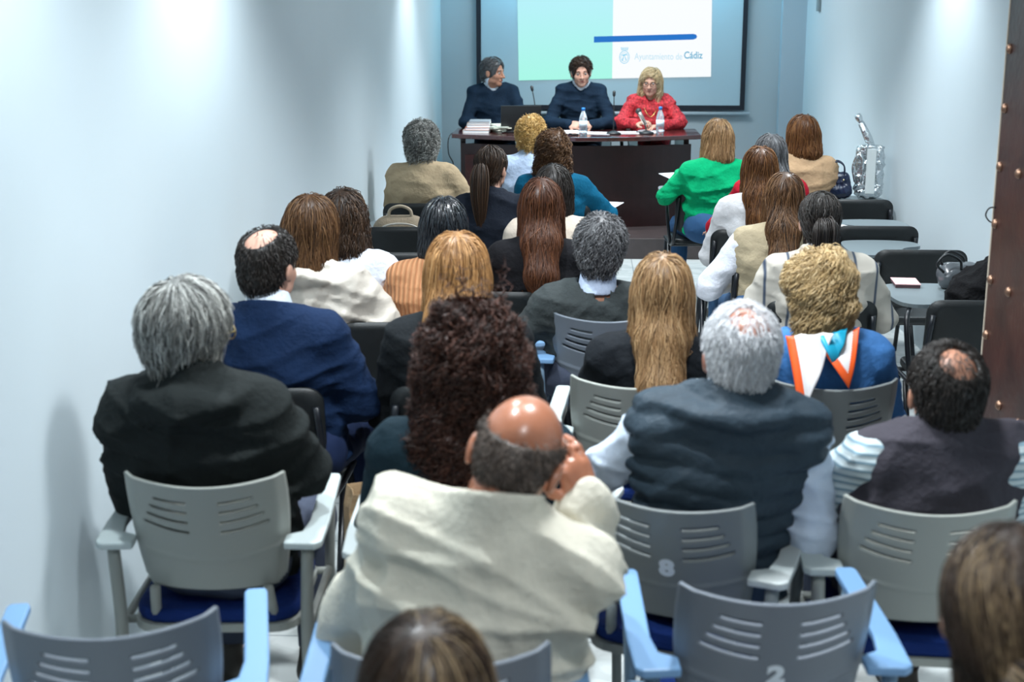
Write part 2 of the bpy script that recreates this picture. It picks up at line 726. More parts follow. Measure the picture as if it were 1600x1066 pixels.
HAIRC = {
    'dark_brown': ((0.010, 0.006, 0.004), (0.035, 0.018, 0.010), (0.10, 0.055, 0.03)),
    'brown': ((0.020, 0.009, 0.004), (0.088, 0.040, 0.016), (0.24, 0.125, 0.055)),
    'auburn': ((0.018, 0.006, 0.003), (0.066, 0.022, 0.009), (0.20, 0.075, 0.030)),
    'chestnut': ((0.03, 0.011, 0.004), (0.13, 0.050, 0.016), (0.32, 0.15, 0.055)),
    'golden': ((0.065, 0.034, 0.014), (0.24, 0.135, 0.060), (0.50, 0.34, 0.18)),
    'copper': ((0.10, 0.045, 0.016), (0.31, 0.155, 0.055), (0.55, 0.31, 0.13)),
    'blonde': ((0.26, 0.14, 0.035), (0.66, 0.41, 0.13), (0.95, 0.72, 0.36)),
    'burgundy': ((0.010, 0.004, 0.003), (0.040, 0.015, 0.010), (0.15, 0.060, 0.040)),
    'pale_blonde': ((0.20, 0.14, 0.07), (0.58, 0.44, 0.25), (0.85, 0.72, 0.50)),
    'ash_blonde': ((0.13, 0.085, 0.035), (0.46, 0.32, 0.15), (0.78, 0.62, 0.38)),
    'black': ((0.003, 0.004, 0.006), (0.010, 0.012, 0.016), (0.035, 0.045, 0.055)),
    'near_black': ((0.006, 0.005, 0.004), (0.018, 0.014, 0.012), (0.06, 0.05, 0.045)),
    'grey': ((0.03, 0.03, 0.03), (0.17, 0.17, 0.165), (0.48, 0.48, 0.47)),
    'steel': ((0.03, 0.03, 0.032), (0.10, 0.10, 0.105), (0.26, 0.26, 0.27)),
    'silver': ((0.05, 0.05, 0.048), (0.25, 0.25, 0.235), (0.68, 0.68, 0.64)),
    'white': ((0.38, 0.38, 0.40), (0.62, 0.63, 0.65), (0.85, 0.86, 0.88)),
    'fringe': ((0.025, 0.018, 0.014), (0.085, 0.062, 0.050), (0.22, 0.17, 0.14)),
    'salt': ((0.012, 0.012, 0.013), (0.045, 0.042, 0.042), (0.20, 0.19, 0.19)),
    'highlight': ((0.012, 0.008, 0.006), (0.05, 0.03, 0.02), (0.42, 0.30, 0.17)),
}


def hand_prims(F, W, d, nrm, curl, side, s=1.0, spread=0.0):
    """palm and five separate fingers; d finger direction, nrm palm side, side = thumb side along cross(nrm,d)"""
    W, d, nrm = Vector(W), Vector(d).normalized(), Vector(nrm)
    nrm = (nrm - d * nrm.dot(d)).normalized()
    ac = nrm.cross(d)
    M = Matrix((d, ac, nrm)).transposed()
    F.ell(W + d * 0.048 * s, (0.052 * s, 0.041 * s, 0.017 * s), k=0.012, M=M)
    F.cap(W + d * 0.03 * s - ac * 0.02 * s, W + d * 0.078 * s - ac * 0.028 * s, 0.014 * s, 0.011 * s, k=0.01)
    F.cap(W + d * 0.03 * s + ac * 0.02 * s, W + d * 0.078 * s + ac * 0.028 * s, 0.014 * s, 0.011 * s, k=0.01)
    L = (0.074, 0.082, 0.077, 0.060)
    for i in range(4):
        o = (-0.030 + 0.020 * i) * (side)
        p = W + d * (0.084 - 0.004 * abs(i - 1)) * s - ac * (-0.0 + o * -1.0) * s
        fd = (d - ac * (spread * (i - 1.5) * -side)).normalized()
        ax = ac
        for j, fr in enumerate((0.46, 0.30, 0.24)):
            ang = curl * (0.75, 0.95, 0.6)[j] * (0.9 + 0.07 * i)
            fd = (Matrix.Rotation(ang, 3, ax) @ fd)
            if fd.dot(nrm) < -0.2 and j == 0:
                fd = (Matrix.Rotation(-2 * ang, 3, ax) @ fd)
                ax = -ac
            q = p + fd * L[i] * fr * s
            r0 = (0.0092, 0.0084, 0.0076)[j] * s
            F.cap(p, q, r0, r0 * 0.92, k=0.004)
            p = q
    t = W + d * 0.022 * s + ac * 0.030 * side * -1 * s * -1
    q = t + (d * 0.6 + ac * side * 0.75 + nrm * 0.35).normalized() * 0.042 * s
    e = q + (d * 0.9 + ac * side * 0.2 + nrm * 0.45).normalized() * 0.034 * s
    F.cap(t, q, 0.013 * s, 0.0105 * s, k=0.008)
    F.cap(q, e, 0.0105 * s, 0.0085 * s, k=0.004)


def legs_meshes():
    xs, ys, zs = np.arange(-0.30, 0.31, 0.013), np.arange(-0.2, 0.68, 0.013), np.arange(0.06, 0.68, 0.013)
    out = {}
    for kn in (0.47, 0.38):
        F = Field(xs, ys, zs)
        F.cap((-0.05, 0.0, 0.565), (0.05, 0.0, 0.565), 0.115, k=0.03, sc=(1.2, 1, 1))
        for s in (-1, 1):
            F.cap((s * 0.09, 0.02, 0.545), (s * 0.12, kn, 0.50), 0.088, 0.066, k=0.03)
            F.cap((s * 0.12, kn, 0.50), (s * 0.13, kn - 0.05, 0.12), 0.064, 0.052, k=0.03)
        F.noise(0.004, 30, 5, ridge=True)
        F.plane((0, 0, 0.10), (0, 0, -1))
        V, Q = F.surf()
        me = mesh_from('trousers', V, Q, mat('trouser_base', (0.05, 0.05, 0.06)))
        xs2, ys2, zs2 = np.arange(-0.07, 0.08, 0.007), np.arange(-0.12, 0.24, 0.007), np.arange(-0.02, 0.16, 0.007)
        F = Field(xs2, ys2, zs2)
        F.cap((0, -0.03, 0.045), (0, 0.16, 0.035), 0.040, 0.036, k=0.02, sc=(1, 1, 0.95))
        F.cap((0, -0.03, 0.05), (0, -0.02, 0.11), 0.043, 0.042, k=0.03)
        F.plane((0, 0, 0), (0, 0, -1))
        F.plane((0, 0, 0.125), (0, 0, 1))
        V, Q = F.surf()
        out[kn] = (me, mesh_from('shoe', V, Q, mat('shoe_leather', (0.02, 0.018, 0.016), rough=0.4)))
    return out


LEGS = legs_meshes()
PEOPLE = {}


def torso(F, g, P, wide=1.0, arms=True, sleeve=0.94, sg=None):
    """clothing or body volume; g = thickness over the body"""
    sg = g if sg is None else sg
    b = P['b'] * wide
    F.cap(P['pel'], P['wai'], 0.112 + g, 0.104 + g, k=0.03, sc=(1.38 * b, 0.88, 1))
    F.cap(P['wai'], P['che'], 0.104 + g, 0.112 + g, k=0.03, sc=(1.38 * b, 0.88, 1))
    F.cap(P['che'], P['N0'] - Vector((0, -0.0, 0.075)), 0.112 + g, 0.086 + g, k=0.04, sc=(1.45 * b, 0.9, 1))
    F.cap(P['SL'].lerp(P['SR'], 0.06), P['SL'].lerp(P['SR'], 0.94), 0.050 + g, k=0.05)
    for S in ('SL', 'SR'):
        F.cap(P['N0'] + Vector((0, 0, -0.004)), P[S].lerp(P['N0'], 0.12), 0.040 + g * 0.7, 0.044 + g, k=0.035)
    if arms:
        for s in 'LR':
            S, E, W = P['S' + s], P['E' + s], P['W' + s]
            F.cap(S, E, 0.047 + sg, 0.039 + sg, k=0.03)
            F.cap(E, E.lerp(W, sleeve), 0.038 + sg, 0.028 + sg, k=0.02)


def person(key, label, head, yaw=0, hd=(0, 0, 0), off=(0, 0), sw=0.165, nz=0.165, b=1.0, hs=1.0, skin='fair',
           top=None, vest=None, under=None, hair=None, armL=None, armR=None, tilt=0.0, twist=0.0, floor=0.0, far=True,
           hands=False, trousers=(0.05, 0.06, 0.09), shoes=(0.03, 0.025, 0.02), collar=None, knee=0.47, face=False,
           group=None, glasses=None, hump=0.0):
    wx, wy, wz = head
    c, s_ = math.cos(R(yaw)), math.sin(R(yaw))
    lx, ly = off
    ox, oy = wx - (c * lx - s_ * ly), wy - (s_ * lx + c * ly)
    hz = wz - floor
    H = Vector((lx, ly, hz - 0.018))
    M3 = (Matrix.Rotation(R(hd[0]), 3, 'Z') @ Matrix.Rotation(R(hd[2]), 3, 'Y') @ Matrix.Rotation(R(hd[1]), 3, 'X'))
    M = [list(r) for r in M3]

    def hp(x, y, z):
        return H + M3 @ Vector((x * hs, y * hs, z * hs))
    P = {'b': b}
    N0 = Vector((lx * 0.65, ly * 0.6 - 0.030 - hump, hz - nz))
    P['N0'] = N0
    P['pel'] = Vector((0, 0.05, 0.56))
    P['wai'] = Vector((0, 0.045, 0.56)).lerp(Vector((N0.x, N0.y - 0.01, N0.z)), 0.32)
    P['che'] = Vector((0, 0.045, 0.56)).lerp(Vector((N0.x, N0.y - 0.015, N0.z)), 0.66)
    tw = Matrix.Rotation(R(twist), 3, 'Z')
    P['SL'] = N0 + tw @ Vector((-sw, 0.01, -0.058 + tilt))
    P['SR'] = N0 + tw @ Vector((sw, 0.01, -0.058 - tilt))
    for s, sg in (('L', -1), ('R', 1)):
        S = P['S' + s]
        a = armL if s == 'L' else armR
        if a is None:
            a = ((sg * (sw + 0.065), 0.09, S.z - 0.26), (sg * 0.10, 0.31, 0.64))
        P['E' + s] = Vector(a[0])
        P['W' + s] = Vector(a[1])
        P['A' + s] = a[2] if len(a) > 2 else None
    # body: one continuous skin surface
    fx, fy, fz = [(H.x - 0.1, H.x + 0.1)], [(H.y - 0.12, H.y + 0.13)], [(H.z - 0.15, H.z + 0.135)]
    if hands:
        for s in 'LR':
            q = P['W' + s]
            fx.append((q.x - 0.11, q.x + 0.11))
            fy.append((q.y - 0.10, q.y + 0.13))
            fz.append((q.z - 0.09, q.z + 0.16))
    xlo = min(P['EL'].x, P['WL'].x, H.x, P['SL'].x) - 0.10
    xhi = max(P['ER'].x, P['WR'].x, H.x, P['SR'].x) + 0.10
    yhi = max(0.62, P['WL'].y + 0.2, P['WR'].y + 0.2)
    hh = 0.0048 if (face or hands) else 0.0065
    F = Field(axis_grid(xlo, xhi, 0.014, fx, hh), axis_grid(-0.24 + min(0, ly), yhi, 0.014, fy, hh), axis_grid(0.02, hz + 0.15, 0.014, fz, hh))
    torso(F, -0.012, P, arms=False)
    for s in 'LR':
        S, E, W = P['S' + s], P['E' + s], P['W' + s]
        F.cap(S, E, 0.042, 0.035, k=0.03)
        F.cap(E, W, 0.036, 0.025, k=0.02)
        a = P['A' + s]
        if a is None:
            d = (W - E).normalized() * 0.6 + Vector((0, 0.6, -0.1))
            a = (d, (0, 0, -1), 0.35)
        sd = a[3] if len(a) > 3 else (1 if s == 'R' else -1)
        hand_prims(F, W, a[0], a[1], a[2], sd, s=0.92 * hs)
    for sg in (-1, 1):
        F.cap((sg * 0.09, 0.02, 0.54), (sg * 0.12, knee, 0.50), 0.072, 0.052, k=0.03)
        F.cap((sg * 0.12, knee, 0.50), (sg * 0.13, knee - 0.05, 0.08), 0.050, 0.034, k=0.03)
        F.cap((sg * 0.13, knee - 0.05, 0.06), (sg * 0.135, knee + 0.10, 0.045), 0.030, 0.024, k=0.02)
    nk = 0.054 * hs if hs > 0.97 else 0.047
    F.cap(N0 + Vector((0, 0, -0.03)), hp(0, -0.012, -0.075), nk + 0.004, nk, k=0.02)
    ell = lambda c_, r_, k=0.02, sub=False: F.ell(hp(*c_), [q * hs for q in r_], k=k, M=M, sub=sub)
    ell((0, -0.012, 0.028), (0.074, 0.094, 0.088))
    ell((0, 0.030, -0.030), (0.057, 0.060, 0.084), 0.02)
    ell((0, 0.066, -0.092), (0.026, 0.022, 0.019), 0.025)
    for sg in (-1, 1):
        ell((sg * 0.036, 0.052, -0.028), (0.024, 0.028, 0.024), 0.02)
        ell((sg * 0.078, -0.006, -0.010), (0.009, 0.019, 0.031), 0.006)
        ell((sg * 0.083, -0.014, -0.002), (0.006, 0.012, 0.022), 0.004)
        ell((sg * 0.045, 0.02, -0.068), (0.014, 0.035, 0.018), 0.02)
    F.cap(hp(-0.034, 0.078, 0.020), hp(0.034, 0.078, 0.020), 0.010 * hs, k=0.014)
    for sg in (-1, 1):
        ell((sg * 0.031, 0.094, 0.002), (0.015, 0.013, 0.011), 0.010, True)
    F.cap(hp(0, 0.086, 0.012), hp(0, 0.110, -0.030), 0.007 * hs, 0.0115 * hs, k=0.010)
    for sg in (-1, 1):
        ell((sg * 0.012, 0.097, -0.033), (0.009, 0.011, 0.008), 0.006)
    F.cap(hp(-0.017, 0.084, -0.060), hp(0.017, 0.084, -0.060), 0.0075 * hs, k=0.008)
    V, Q = F.surf()
    root = link('person', mesh_from('person_body', V, Q, SKIN[skin]), None, (ox, oy, floor), (0, 0, R(yaw)))
    tag(root, label, 'person', group)
    # eyes, brows and lips where the face is in view
    if face:
        for sg in (-1, 1):
            m = MB()
            m.ball((0, 0, 0), 0.0098 * hs)
            m.mi = 1
            m.ball((0, 0.0046 * hs, -0.0008), 0.0064 * hs)
            e = m.build('eye', [EYEW, EYEB], root, True)
            e.location = hp(sg * 0.031, 0.0775, 0.002)
            e.rotation_euler = M3.to_euler()
            br = MB()
            br.tube([hp(sg * (0.016 + 0.012 * i), 0.0905 - 0.0035 * i * i * 0.6, 0.0205 + (0.003, 0.006, 0.005, 0.0)[i]) for i in range(4)], [0.0025 * hs, 0.0034 * hs, 0.003 * hs, 0.0015], 6)
            br.build('eyebrow', hair_plain(hair['col']), root, True)
        lp = MB()
        lp.tube([hp(x, 0.0925 - abs(x) * 0.25, -0.057 - abs(x) * 0.06) for x in (-0.021, -0.010, 0, 0.010, 0.021)], [0.0015, 0.0035, 0.0028, 0.0035, 0.0015], 8)
        lp.tube([hp(x, 0.0915 - abs(x) * 0.25, -0.0645 + abs(x) * 0.08) for x in (-0.020, -0.010, 0, 0.010, 0.020)], [0.0015, 0.004, 0.0045, 0.004, 0.0015], 8)
        lp.build('lips', LIPM, root, True)
    if glasses:
        gm = MB()
        for sg in (-1, 1):
            pts = [hp(sg * 0.034 + 0.025 * math.cos(a), 0.104 - 0.004 * abs(math.cos(a)), 0.0 + 0.019 * math.sin(a)) for a in [2 * PI * i / 16 for i in range(17)]]
            gm.tube(pts, 0.0022, 6)
            gm.tube([hp(sg * 0.058, 0.098, 0.006), hp(sg * 0.078, 0.06, 0.008), hp(sg * 0.087, -0.005, 0.010), hp(sg * 0.085, -0.03, -0.008)], 0.0022, 6)
        gm.tube([hp(-0.01, 0.105, 0.004), hp(0, 0.108, 0.007), hp(0.01, 0.105, 0.004)], 0.0022, 6)
        gm.build('glasses_frame', mat(glasses[0], glasses[1], rough=0.3), root, True)
    # trousers and shoes
    tr, sh = LEGS[knee]
    o = link('trousers', tr, root)
    o.material_slots[0].link = 'OBJECT'
    o.material_slots[0].material = mat('trousers_%02d%02d%02d' % tuple(int(q * 99) for q in trousers), trousers, rough=0.85, spec=0.2, bump=(80, 0.1))
    for sg in (-1, 1):
        o = link('shoe', sh, root, (sg * 0.13, knee - 0.05, 0), (0, 0, R(-4 * sg)))
        o.material_slots[0].link = 'OBJECT'
        o.material_slots[0].material = mat('shoes_%02d%02d%02d' % tuple(int(q * 99) for q in shoes), shoes, rough=0.5)
    # clothing
    h = 0.0105 if far else 0.0078
    g = top.get('g', 0.014)

    def garment(t, name, seed, arms=True):
        g = t.get('g', 0.014)
        F = Field(np.arange(xlo - 0.05, xhi + 0.05, h), np.arange(-0.30 + min(0, ly), max(0.3, P['WL'].y, P['WR'].y) + 0.12, h), np.arange(0.42, max(N0.z + 0.14, P['WL'].z + 0.05, P['WR'].z + 0.05), h))
        torso(F, g, P, t.get('wide', 1.0), arms, t.get('sleeve', 0.94), t.get('sg'))
        for (c_, r_) in t.get('extra', ()):
            F.ell(N0 + Vector(c_), r_, k=0.03)
        F.noise(t.get('wr', 0.006), t.get('fq', 22), seed, t.get('an', (0.8, 0.8, 1.3)), ridge=True)
        q = t.get('quilt')
        if q:
            X, Y, Z = F.co((slice(None),) * 3)
            ph = (Z + 0.05 * X + 0.008 * np.sin(X * 18)) * (PI / q)
            F.D = F.D - (0.011 * np.abs(np.sin(ph)) ** 0.6 - 0.004).astype(np.float32)
        ch = t.get('ch', 0.03)
        nr = t.get('nr', 0.010)
        X, Y, Z = F.co((slice(None),) * 3)
        if ch > 0:
            F.cap(N0, hp(0, -0.012, -0.06), nk + nr + 0.016, nk + nr + 0.008, k=0.025)
            A = N0 + Vector((0, 0, 0.040 + ch))
            zone = np.sqrt((X - N0.x) ** 2 + (Y - N0.y) ** 2) < nk + nr + 0.045
            dd = np.where(zone, ((Z - A.z) + (Y - A.y) * 0.35) / 1.06, np.where(Z > N0.z + 0.10, 0.02 if P['AR'] is None else -1, -1))
            F.D = np.maximum(F.D, dd.astype(np.float32))
        elif ch < 0:
            F.ell(N0 + Vector((0, 0.01, 0.045)), (nk + 0.035 - ch, nk + 0.035 - ch, 0.045 - ch), k=0.01, sub=True)
        F.cap(N0 + Vector((0, 0.0, -0.03)), hp(0, -0.012, -0.03), nk + nr, k=0.0, sub=True)
        vn = t.get('vneck')
        if vn:
            F.cap(N0 + Vector((0, 0.06, 0.06)), N0 + Vector((0, 0.16, -vn)), 0.06, 0.012, k=0.005, sub=True)
        F.plane((0, 0, t.get('hem', 0.50)), (0, 0, -1))
        V, Q = F.surf()
        return link(name, mesh_from(name, V, Q, t['mat']), root)
    seed = sum(map(ord, key))
    if vest:
        garment(dict(top, ch=top.get('ch', 0.02)), top.get('name', 'shirt'), seed)
        garment(vest, vest.get('name', 'vest'), seed + 1, arms=False)
    else:
        if under:
            garment(under, 'shirt', seed + 5, arms=False)
        garment(top, top.get('name', 'sweater'), seed)
    if collar:
        cm, cr, chh = collar
        F = Field(np.arange(N0.x - 0.14, N0.x + 0.14, 0.005), np.arange(N0.y - 0.14, N0.y + 0.14, 0.005), np.arange(N0.z - 0.04, N0.z + 0.14, 0.005))
        up = (hp(0, -0.012, -0.075) - N0)
        F.cap(N0 - up * 0.3, N0 + up * 1.5, nk + cr + 0.012, nk + cr - 0.004, k=0)
        F.cap(N0 - up * 0.6, N0 + up * 1.9, nk + cr + 0.003, nk + cr - 0.010, k=0, sub=True)
        X, Y, Z = F.co((slice(None),) * 3)
        F.D = np.maximum(F.D, ((Z - N0.z - chh) + 0.45 * (Y - N0.y)).astype(np.float32))
        F.D = np.maximum(F.D, (N0.z - 0.01 - Z).astype(np.float32))
        if face:
            F.D = np.maximum(F.D, (0.012 + 0.35 * (N0.z + chh - 0.01 - Z) - np.abs(X - N0.x) - (Y < N0.y) * 1.0).astype(np.float32))
        V, Q = F.surf()
        if len(V):
            link('collar', mesh_from('collar', V, Q, cm), root)
    if hair:
        make_hair(root, H, N0, hp, M, M3, hs, hair, far, seed)
    PEOPLE[key] = dict(root=root, P=P, H=H, hp=hp, M3=M3)
    return root


def hair_plain(col):
    a = HAIRC[col]
    return mat('brow_' + col, a[1], rough=0.6)


def make_hair(root, H, N0, hp, M, M3, hs, S, far, seed):
    rng = np.random.RandomState(seed + 77)
    h = S.get('h', 0.008 if far else 0.0065)
    st = S['style']
    t = S.get('t', 0.012)
    wd = S.get('w', 0.02)
    ln = S.get('len', 0.0)
    ext = 0.13 + t + (0.07 if st.startswith('curly') else 0.03) + wd
    low = H.z - 0.17 - ln - (0.05 if st.startswith('curly') else 0)
    F = Field(np.arange(H.x - ext, H.x + ext, h), np.arange(min(H.y, N0.y) - ext - 0.06, H.y + ext, h), np.arange(low, H.z + 0.16 + t, h))
    ell = lambda c_, r_, k=0.02, sub=False: F.ell(hp(*c_), [q * hs for q in r_], k=k, M=M, sub=sub)
    ell((0, -0.012, 0.030), (0.074 + t, 0.094 + t, 0.088 + t))
    down = Vector((0, 0, -1))
    kw = dict(length=0.05, steps=6, out=0.8, lift=0.006)
    facecut = [(0, 0.125, -0.035), (0.085, 0.085, 0.105)]
    if st in ('short', 'bald', 'pony', 'bun'):
        ell((0, -0.050, -0.028), (0.060 + t * 0.6, 0.048 + t * 0.7, 0.062), 0.02)
    if st == 'short':
        kw = dict(length=S.get('L', 0.05), steps=6, out=0.9, lift=S.get('lift', 0.008))
    if st == 'bald':
        kw = dict(length=0.022, steps=4, out=0.5, lift=0.001, jitter=0.3)
    if st == 'long':
        sx = S.get('sx', 1.7)
        r0 = 0.050 + wd * 0.5
        a = hp(0, -0.045, -0.02)
        by = min(N0.y - 0.135, -0.12)
        pts = [a, Vector((a.x * 0.5 + N0.x * 0.5, N0.y - 0.075, N0.z + 0.02)), Vector((N0.x + S.get('dx', 0), by - 0.012, N0.z - 0.11)), Vector((N0.x + S.get('dx', 0) * 1.6, by - 0.02, N0.z - ln + 0.07))]
        rr = [r0, r0 * 0.92, 0.036 + wd * 0.4, 0.026 + wd * 0.2]
        for i in range(3):
            if i == 2 and ln < 0.2:
                break
            F.cap(pts[i], pts[i + 1], rr[i], rr[i + 1], k=0.03, sc=(sx, 1, 1))
        for sg in (-1, 1):
            F.cap(hp(sg * 0.055, -0.005, -0.01), hp(sg * (0.062 + wd * 0.6), -0.02, -0.13), 0.032 + wd * 0.3, 0.03, k=0.03)
        kw = dict(length=S.get('L', 0.28 + ln * 0.3), steps=16, out=0.7, lift=0.004)
    if st == 'bob':
        F.cap(hp(0, -0.045, -0.01), hp(0, -0.055, -0.10 - ln * 0.5), 0.055 + wd * 0.6, 0.052 + wd, k=0.03, sc=(1.35, 1, 1))
        for sg in (-1, 1):
            F.cap(hp(sg * 0.055, 0.0, 0.0), hp(sg * (0.062 + wd * 0.6), 0.0, -0.09 - ln), 0.030 + wd * 0.4, 0.030 + wd * 0.3, k=0.03)
        kw = dict(length=S.get('L', 0.20), steps=12, out=0.7, lift=0.006)
    if st == 'curly':
        big = S.get('big', 0.03)
        ell((0, -0.030, 0.02), (0.080 + big, 0.090 + big, 0.090 + big), 0.03)
        ell((0, -0.045, -0.05), (0.072 + big + wd, 0.060 + big, 0.080 + ln), 0.03)
        if ln > 0.05:
            c0 = hp(0, -0.06, -0.05 - ln * 0.75)
            F.ell(c0, (0.085 + big + wd, 0.06 + big * 0.8, 0.08 + ln * 0.5), k=0.04)
        F.noise(S.get('bump', 0.010), S.get('bf', 70), seed)
        kw = dict(length=S.get('L', 0.07), steps=12, out=1.2, lift=0.012, curl=S.get('curl', 0.007), turns=S.get('turns', 2.2), jitter=0.9)
    if st in ('pony', 'bun'):
        kw = dict(length=0.10, steps=8, out=0.4, lift=0.001, back=0.8)
    # face, ears and nape are left free
    fc = S.get('cut', 0.0)
    fu = S.get('brow', 0.0)
    F.ell(hp(0, 0.125 + fc, -0.035 + fu * 0.5), [0.085 * hs, 0.085 * hs, (0.100 + fu * 0.5) * hs], k=0.006, M=M, sub=True)
    F.ell(hp(0, 0.115 + fc, -0.10), [0.07 * hs, 0.075 * hs, 0.10 * hs], k=0.006, M=M, sub=True)
    if st in ('short', 'bald', 'pony', 'bun') and S.get('ears', True):
        for sg in (-1, 1):
            ell((sg * 0.088, 0.004, -0.022), (0.022, 0.026, 0.040), 0.005, True)
            ell((sg * 0.08, 0.03, -0.08), (0.035, 0.05, 0.05), 0.005, True)
    if st in ('short', 'bald', 'pony', 'bun'):
        n_ = M3 @ Vector((0, 0.35, -1))
        F.plane(hp(0, -0.07, S.get('nape', -0.088)), n_)
    V0, Q0 = F.surf()
    F0 = Field(F.xs, F.ys, F.zs)
    F0.D = F.D.copy()
    thin = None
    if 'crown' in S:
        (cx_, cy_, cz_), (rx, ry, rz), soft = S['crown']
        if soft < 2:
            ell((cx_, cy_, cz_), (rx, ry, rz), 0.008, True)
        cc = np.array(hp(cx_, cy_, cz_))
        Mi = np.array(M)

        def thin(V, rng):
            q = (V - cc) @ Mi
            d = np.sqrt((q[:, 0] / (rx * hs)) ** 2 + (q[:, 1] / (ry * hs)) ** 2 + (q[:, 2] / (rz * hs)) ** 2)
            return rng.rand(len(V)) < np.clip((d - 0.92) * 4 + soft, soft, 1)
    V, Q = F.surf()
    crown = hp(*S.get('whorl', (0, -0.045, 0.12)))
    n = S.get('n', 1000 if far else 2400)
    rad = S.get('rad', 0.0019 if far else 0.0013)
    for q in ('length', 'out', 'lift', 'curl', 'turns', 'jitter', 'wave'):
        if q in S:
            kw[q] = S[q]
    if st == 'short' and 'L' in S:
        kw['length'] = S['L']
    if 'sweep' in S:
        kw['sweep'] = list(M3 @ Vector(S['sweep']))
    Mi2 = np.array(M)
    fc1, fc2 = np.array(hp(0, 0.125 + fc, -0.035 + fu * 0.5)), np.array(hp(0, 0.115 + fc, -0.10))

    def forbid(p):
        q = (p - fc1) @ Mi2 / (np.array([0.080, 0.087, 0.097 + fu * 0.5]) * hs)
        q2 = (p - fc2) @ Mi2 / (np.array([0.066, 0.080, 0.10]) * hs)
        out = ((q ** 2).sum(-1) < 1) | ((q2 ** 2).sum(-1) < 1)
        if st in ('short', 'bald') and S.get('ears', True):
            pl = (p - np.array(hp(0, 0, 0))) @ Mi2 / hs
            ax_ = np.abs(pl[..., 0])
            out |= (ax_ > 0.058) & (pl[..., 1] > -0.034) & (pl[..., 2] < 0.020 + 0.2 * pl[..., 1])
            out |= pl[..., 2] < S.get('nape', -0.088) - 0.012
        return out
    g = grow(F0, V0, rng, n, kw.pop('length'), kw.pop('steps'), crown, rad, part=S.get('part'), thin=thin, forbid=forbid, **kw)
    parts_v, parts_q, parts_a = [V], [Q], [(0.42 if st == 'curly' else 0.30) + 0.15 * np.sin(V[:, 0] * 190 + 3 * np.sin(V[:, 2] * 30)) * (0.4 if st == 'curly' else 1)]
    if g is not None:
        n = len(g[0])
        val = np.clip(rng.normal(0.5, S.get('vary', 0.2), n), 0, 1)
        if 'streak' in S:
            x0, wdt = S['streak']
            X0 = g[0][:, 0, 0] - H.x
            val = np.clip(val * 0.45 + 0.75 * np.exp(-((X0 - x0) / wdt) ** 2) * rng.rand(n), 0, 1)
        tv, tq, ta = tubes(g[0], g[1], val)
        parts_v.append(tv)
        parts_q.append(tq + len(V))
        parts_a.append(ta)
    hm = hair_mat('hair_' + S['col'], *HAIRC[S['col']], rough=S.get('rough', 0.42), spec=S.get('spec', 0.35))
    ho = link('hair', mesh_from('hair', np.concatenate(parts_v), [np.concatenate(parts_q)], hm, attr=np.concatenate(parts_a)), root)
    if st in ('pony', 'bun'):
        # the gathered hair: a tapering hank of strands
        a = hp(0, -0.115 - t, 0.015 if st == 'pony' else -0.05)
        if 'tail' in S:
            pts = [a] + [a + Vector(q) for q in S['tail']]
        else:
            pts = [a, a + Vector((0, -0.03, -0.04)), a + Vector((0.0, -0.03, -0.14)), a + Vector((0.0, -0.02, -ln))]
        C = curve_pts(pts, 5)
        n2 = S.get('n2', 320)
        m = len(C)
        off = rng.normal(size=(n2, 2)) * 0.5
        off /= np.maximum(1, np.linalg.norm(off, axis=1, keepdims=True))
        sarr = np.linspace(0, 1, m)
        prof = S.get('tr', 0.026) * np.sin(np.clip(sarr * 0.9 + 0.12, 0, 1) * PI) ** 0.6 + 0.004
        CP = np.array([list(p) for p in C])
        T = unit(np.gradient(CP, axis=0))
        U = unit(np.cross(T, np.array([0.1, 1, 0.1])))
        W = np.cross(T, U)
        PP = CP[None] + U[None] * (off[:, :1] * prof[None])[..., None] * 1.3 + W[None] * (off[:, 1:] * prof[None])[..., None]
        PP = PP + rng.normal(size=(n2, 1, 3)) * 0.003
        r = np.full((n2, m), rad * 1.5) * (1 - 0.6 * sarr[None] ** 4)
        tv, tq, ta = tubes(PP, r, np.clip(rng.normal(0.5, 0.2, n2), 0, 1))
        me = MB()
        rr = list(prof * 0.82)
        rr[-1] = 0.003
        me.tube(C, rr, 10)
        v0 = np.array([list(v) for v in me.v])
        allv = np.concatenate([v0, tv])
        quads = np.array([f for f in me.f if len(f) == 4])
        link('ponytail' if st == 'pony' else 'hair_bun', mesh_from('hank', allv, [np.concatenate([quads, tq + len(v0)])], hm, attr=np.concatenate([np.full(len(v0), 0.35), ta])), root)
        tie = MB()
        tie.tube([C[1] + Vector((0, 0, 0)), C[2]], S.get('tr', 0.026) * 0.75, 12)
        if st == 'pony':
            tie.build('hair_tie', mat('hair_tie_cloth', (0.02, 0.02, 0.025)), root, True)

# ------------------------------------------------------------------ room shell
WALL = mat('white_wall_paint', (0.60, 0.68, 0.72), rough=0.75, spec=0.2, bump=(6, 0.02), var=(0.8, 0.025))


def struct(name, mb, m, bevel=0.0):
    o = mb.build(name, m, None, False, bevel)
    o['kind'] = 'structure'
    return o


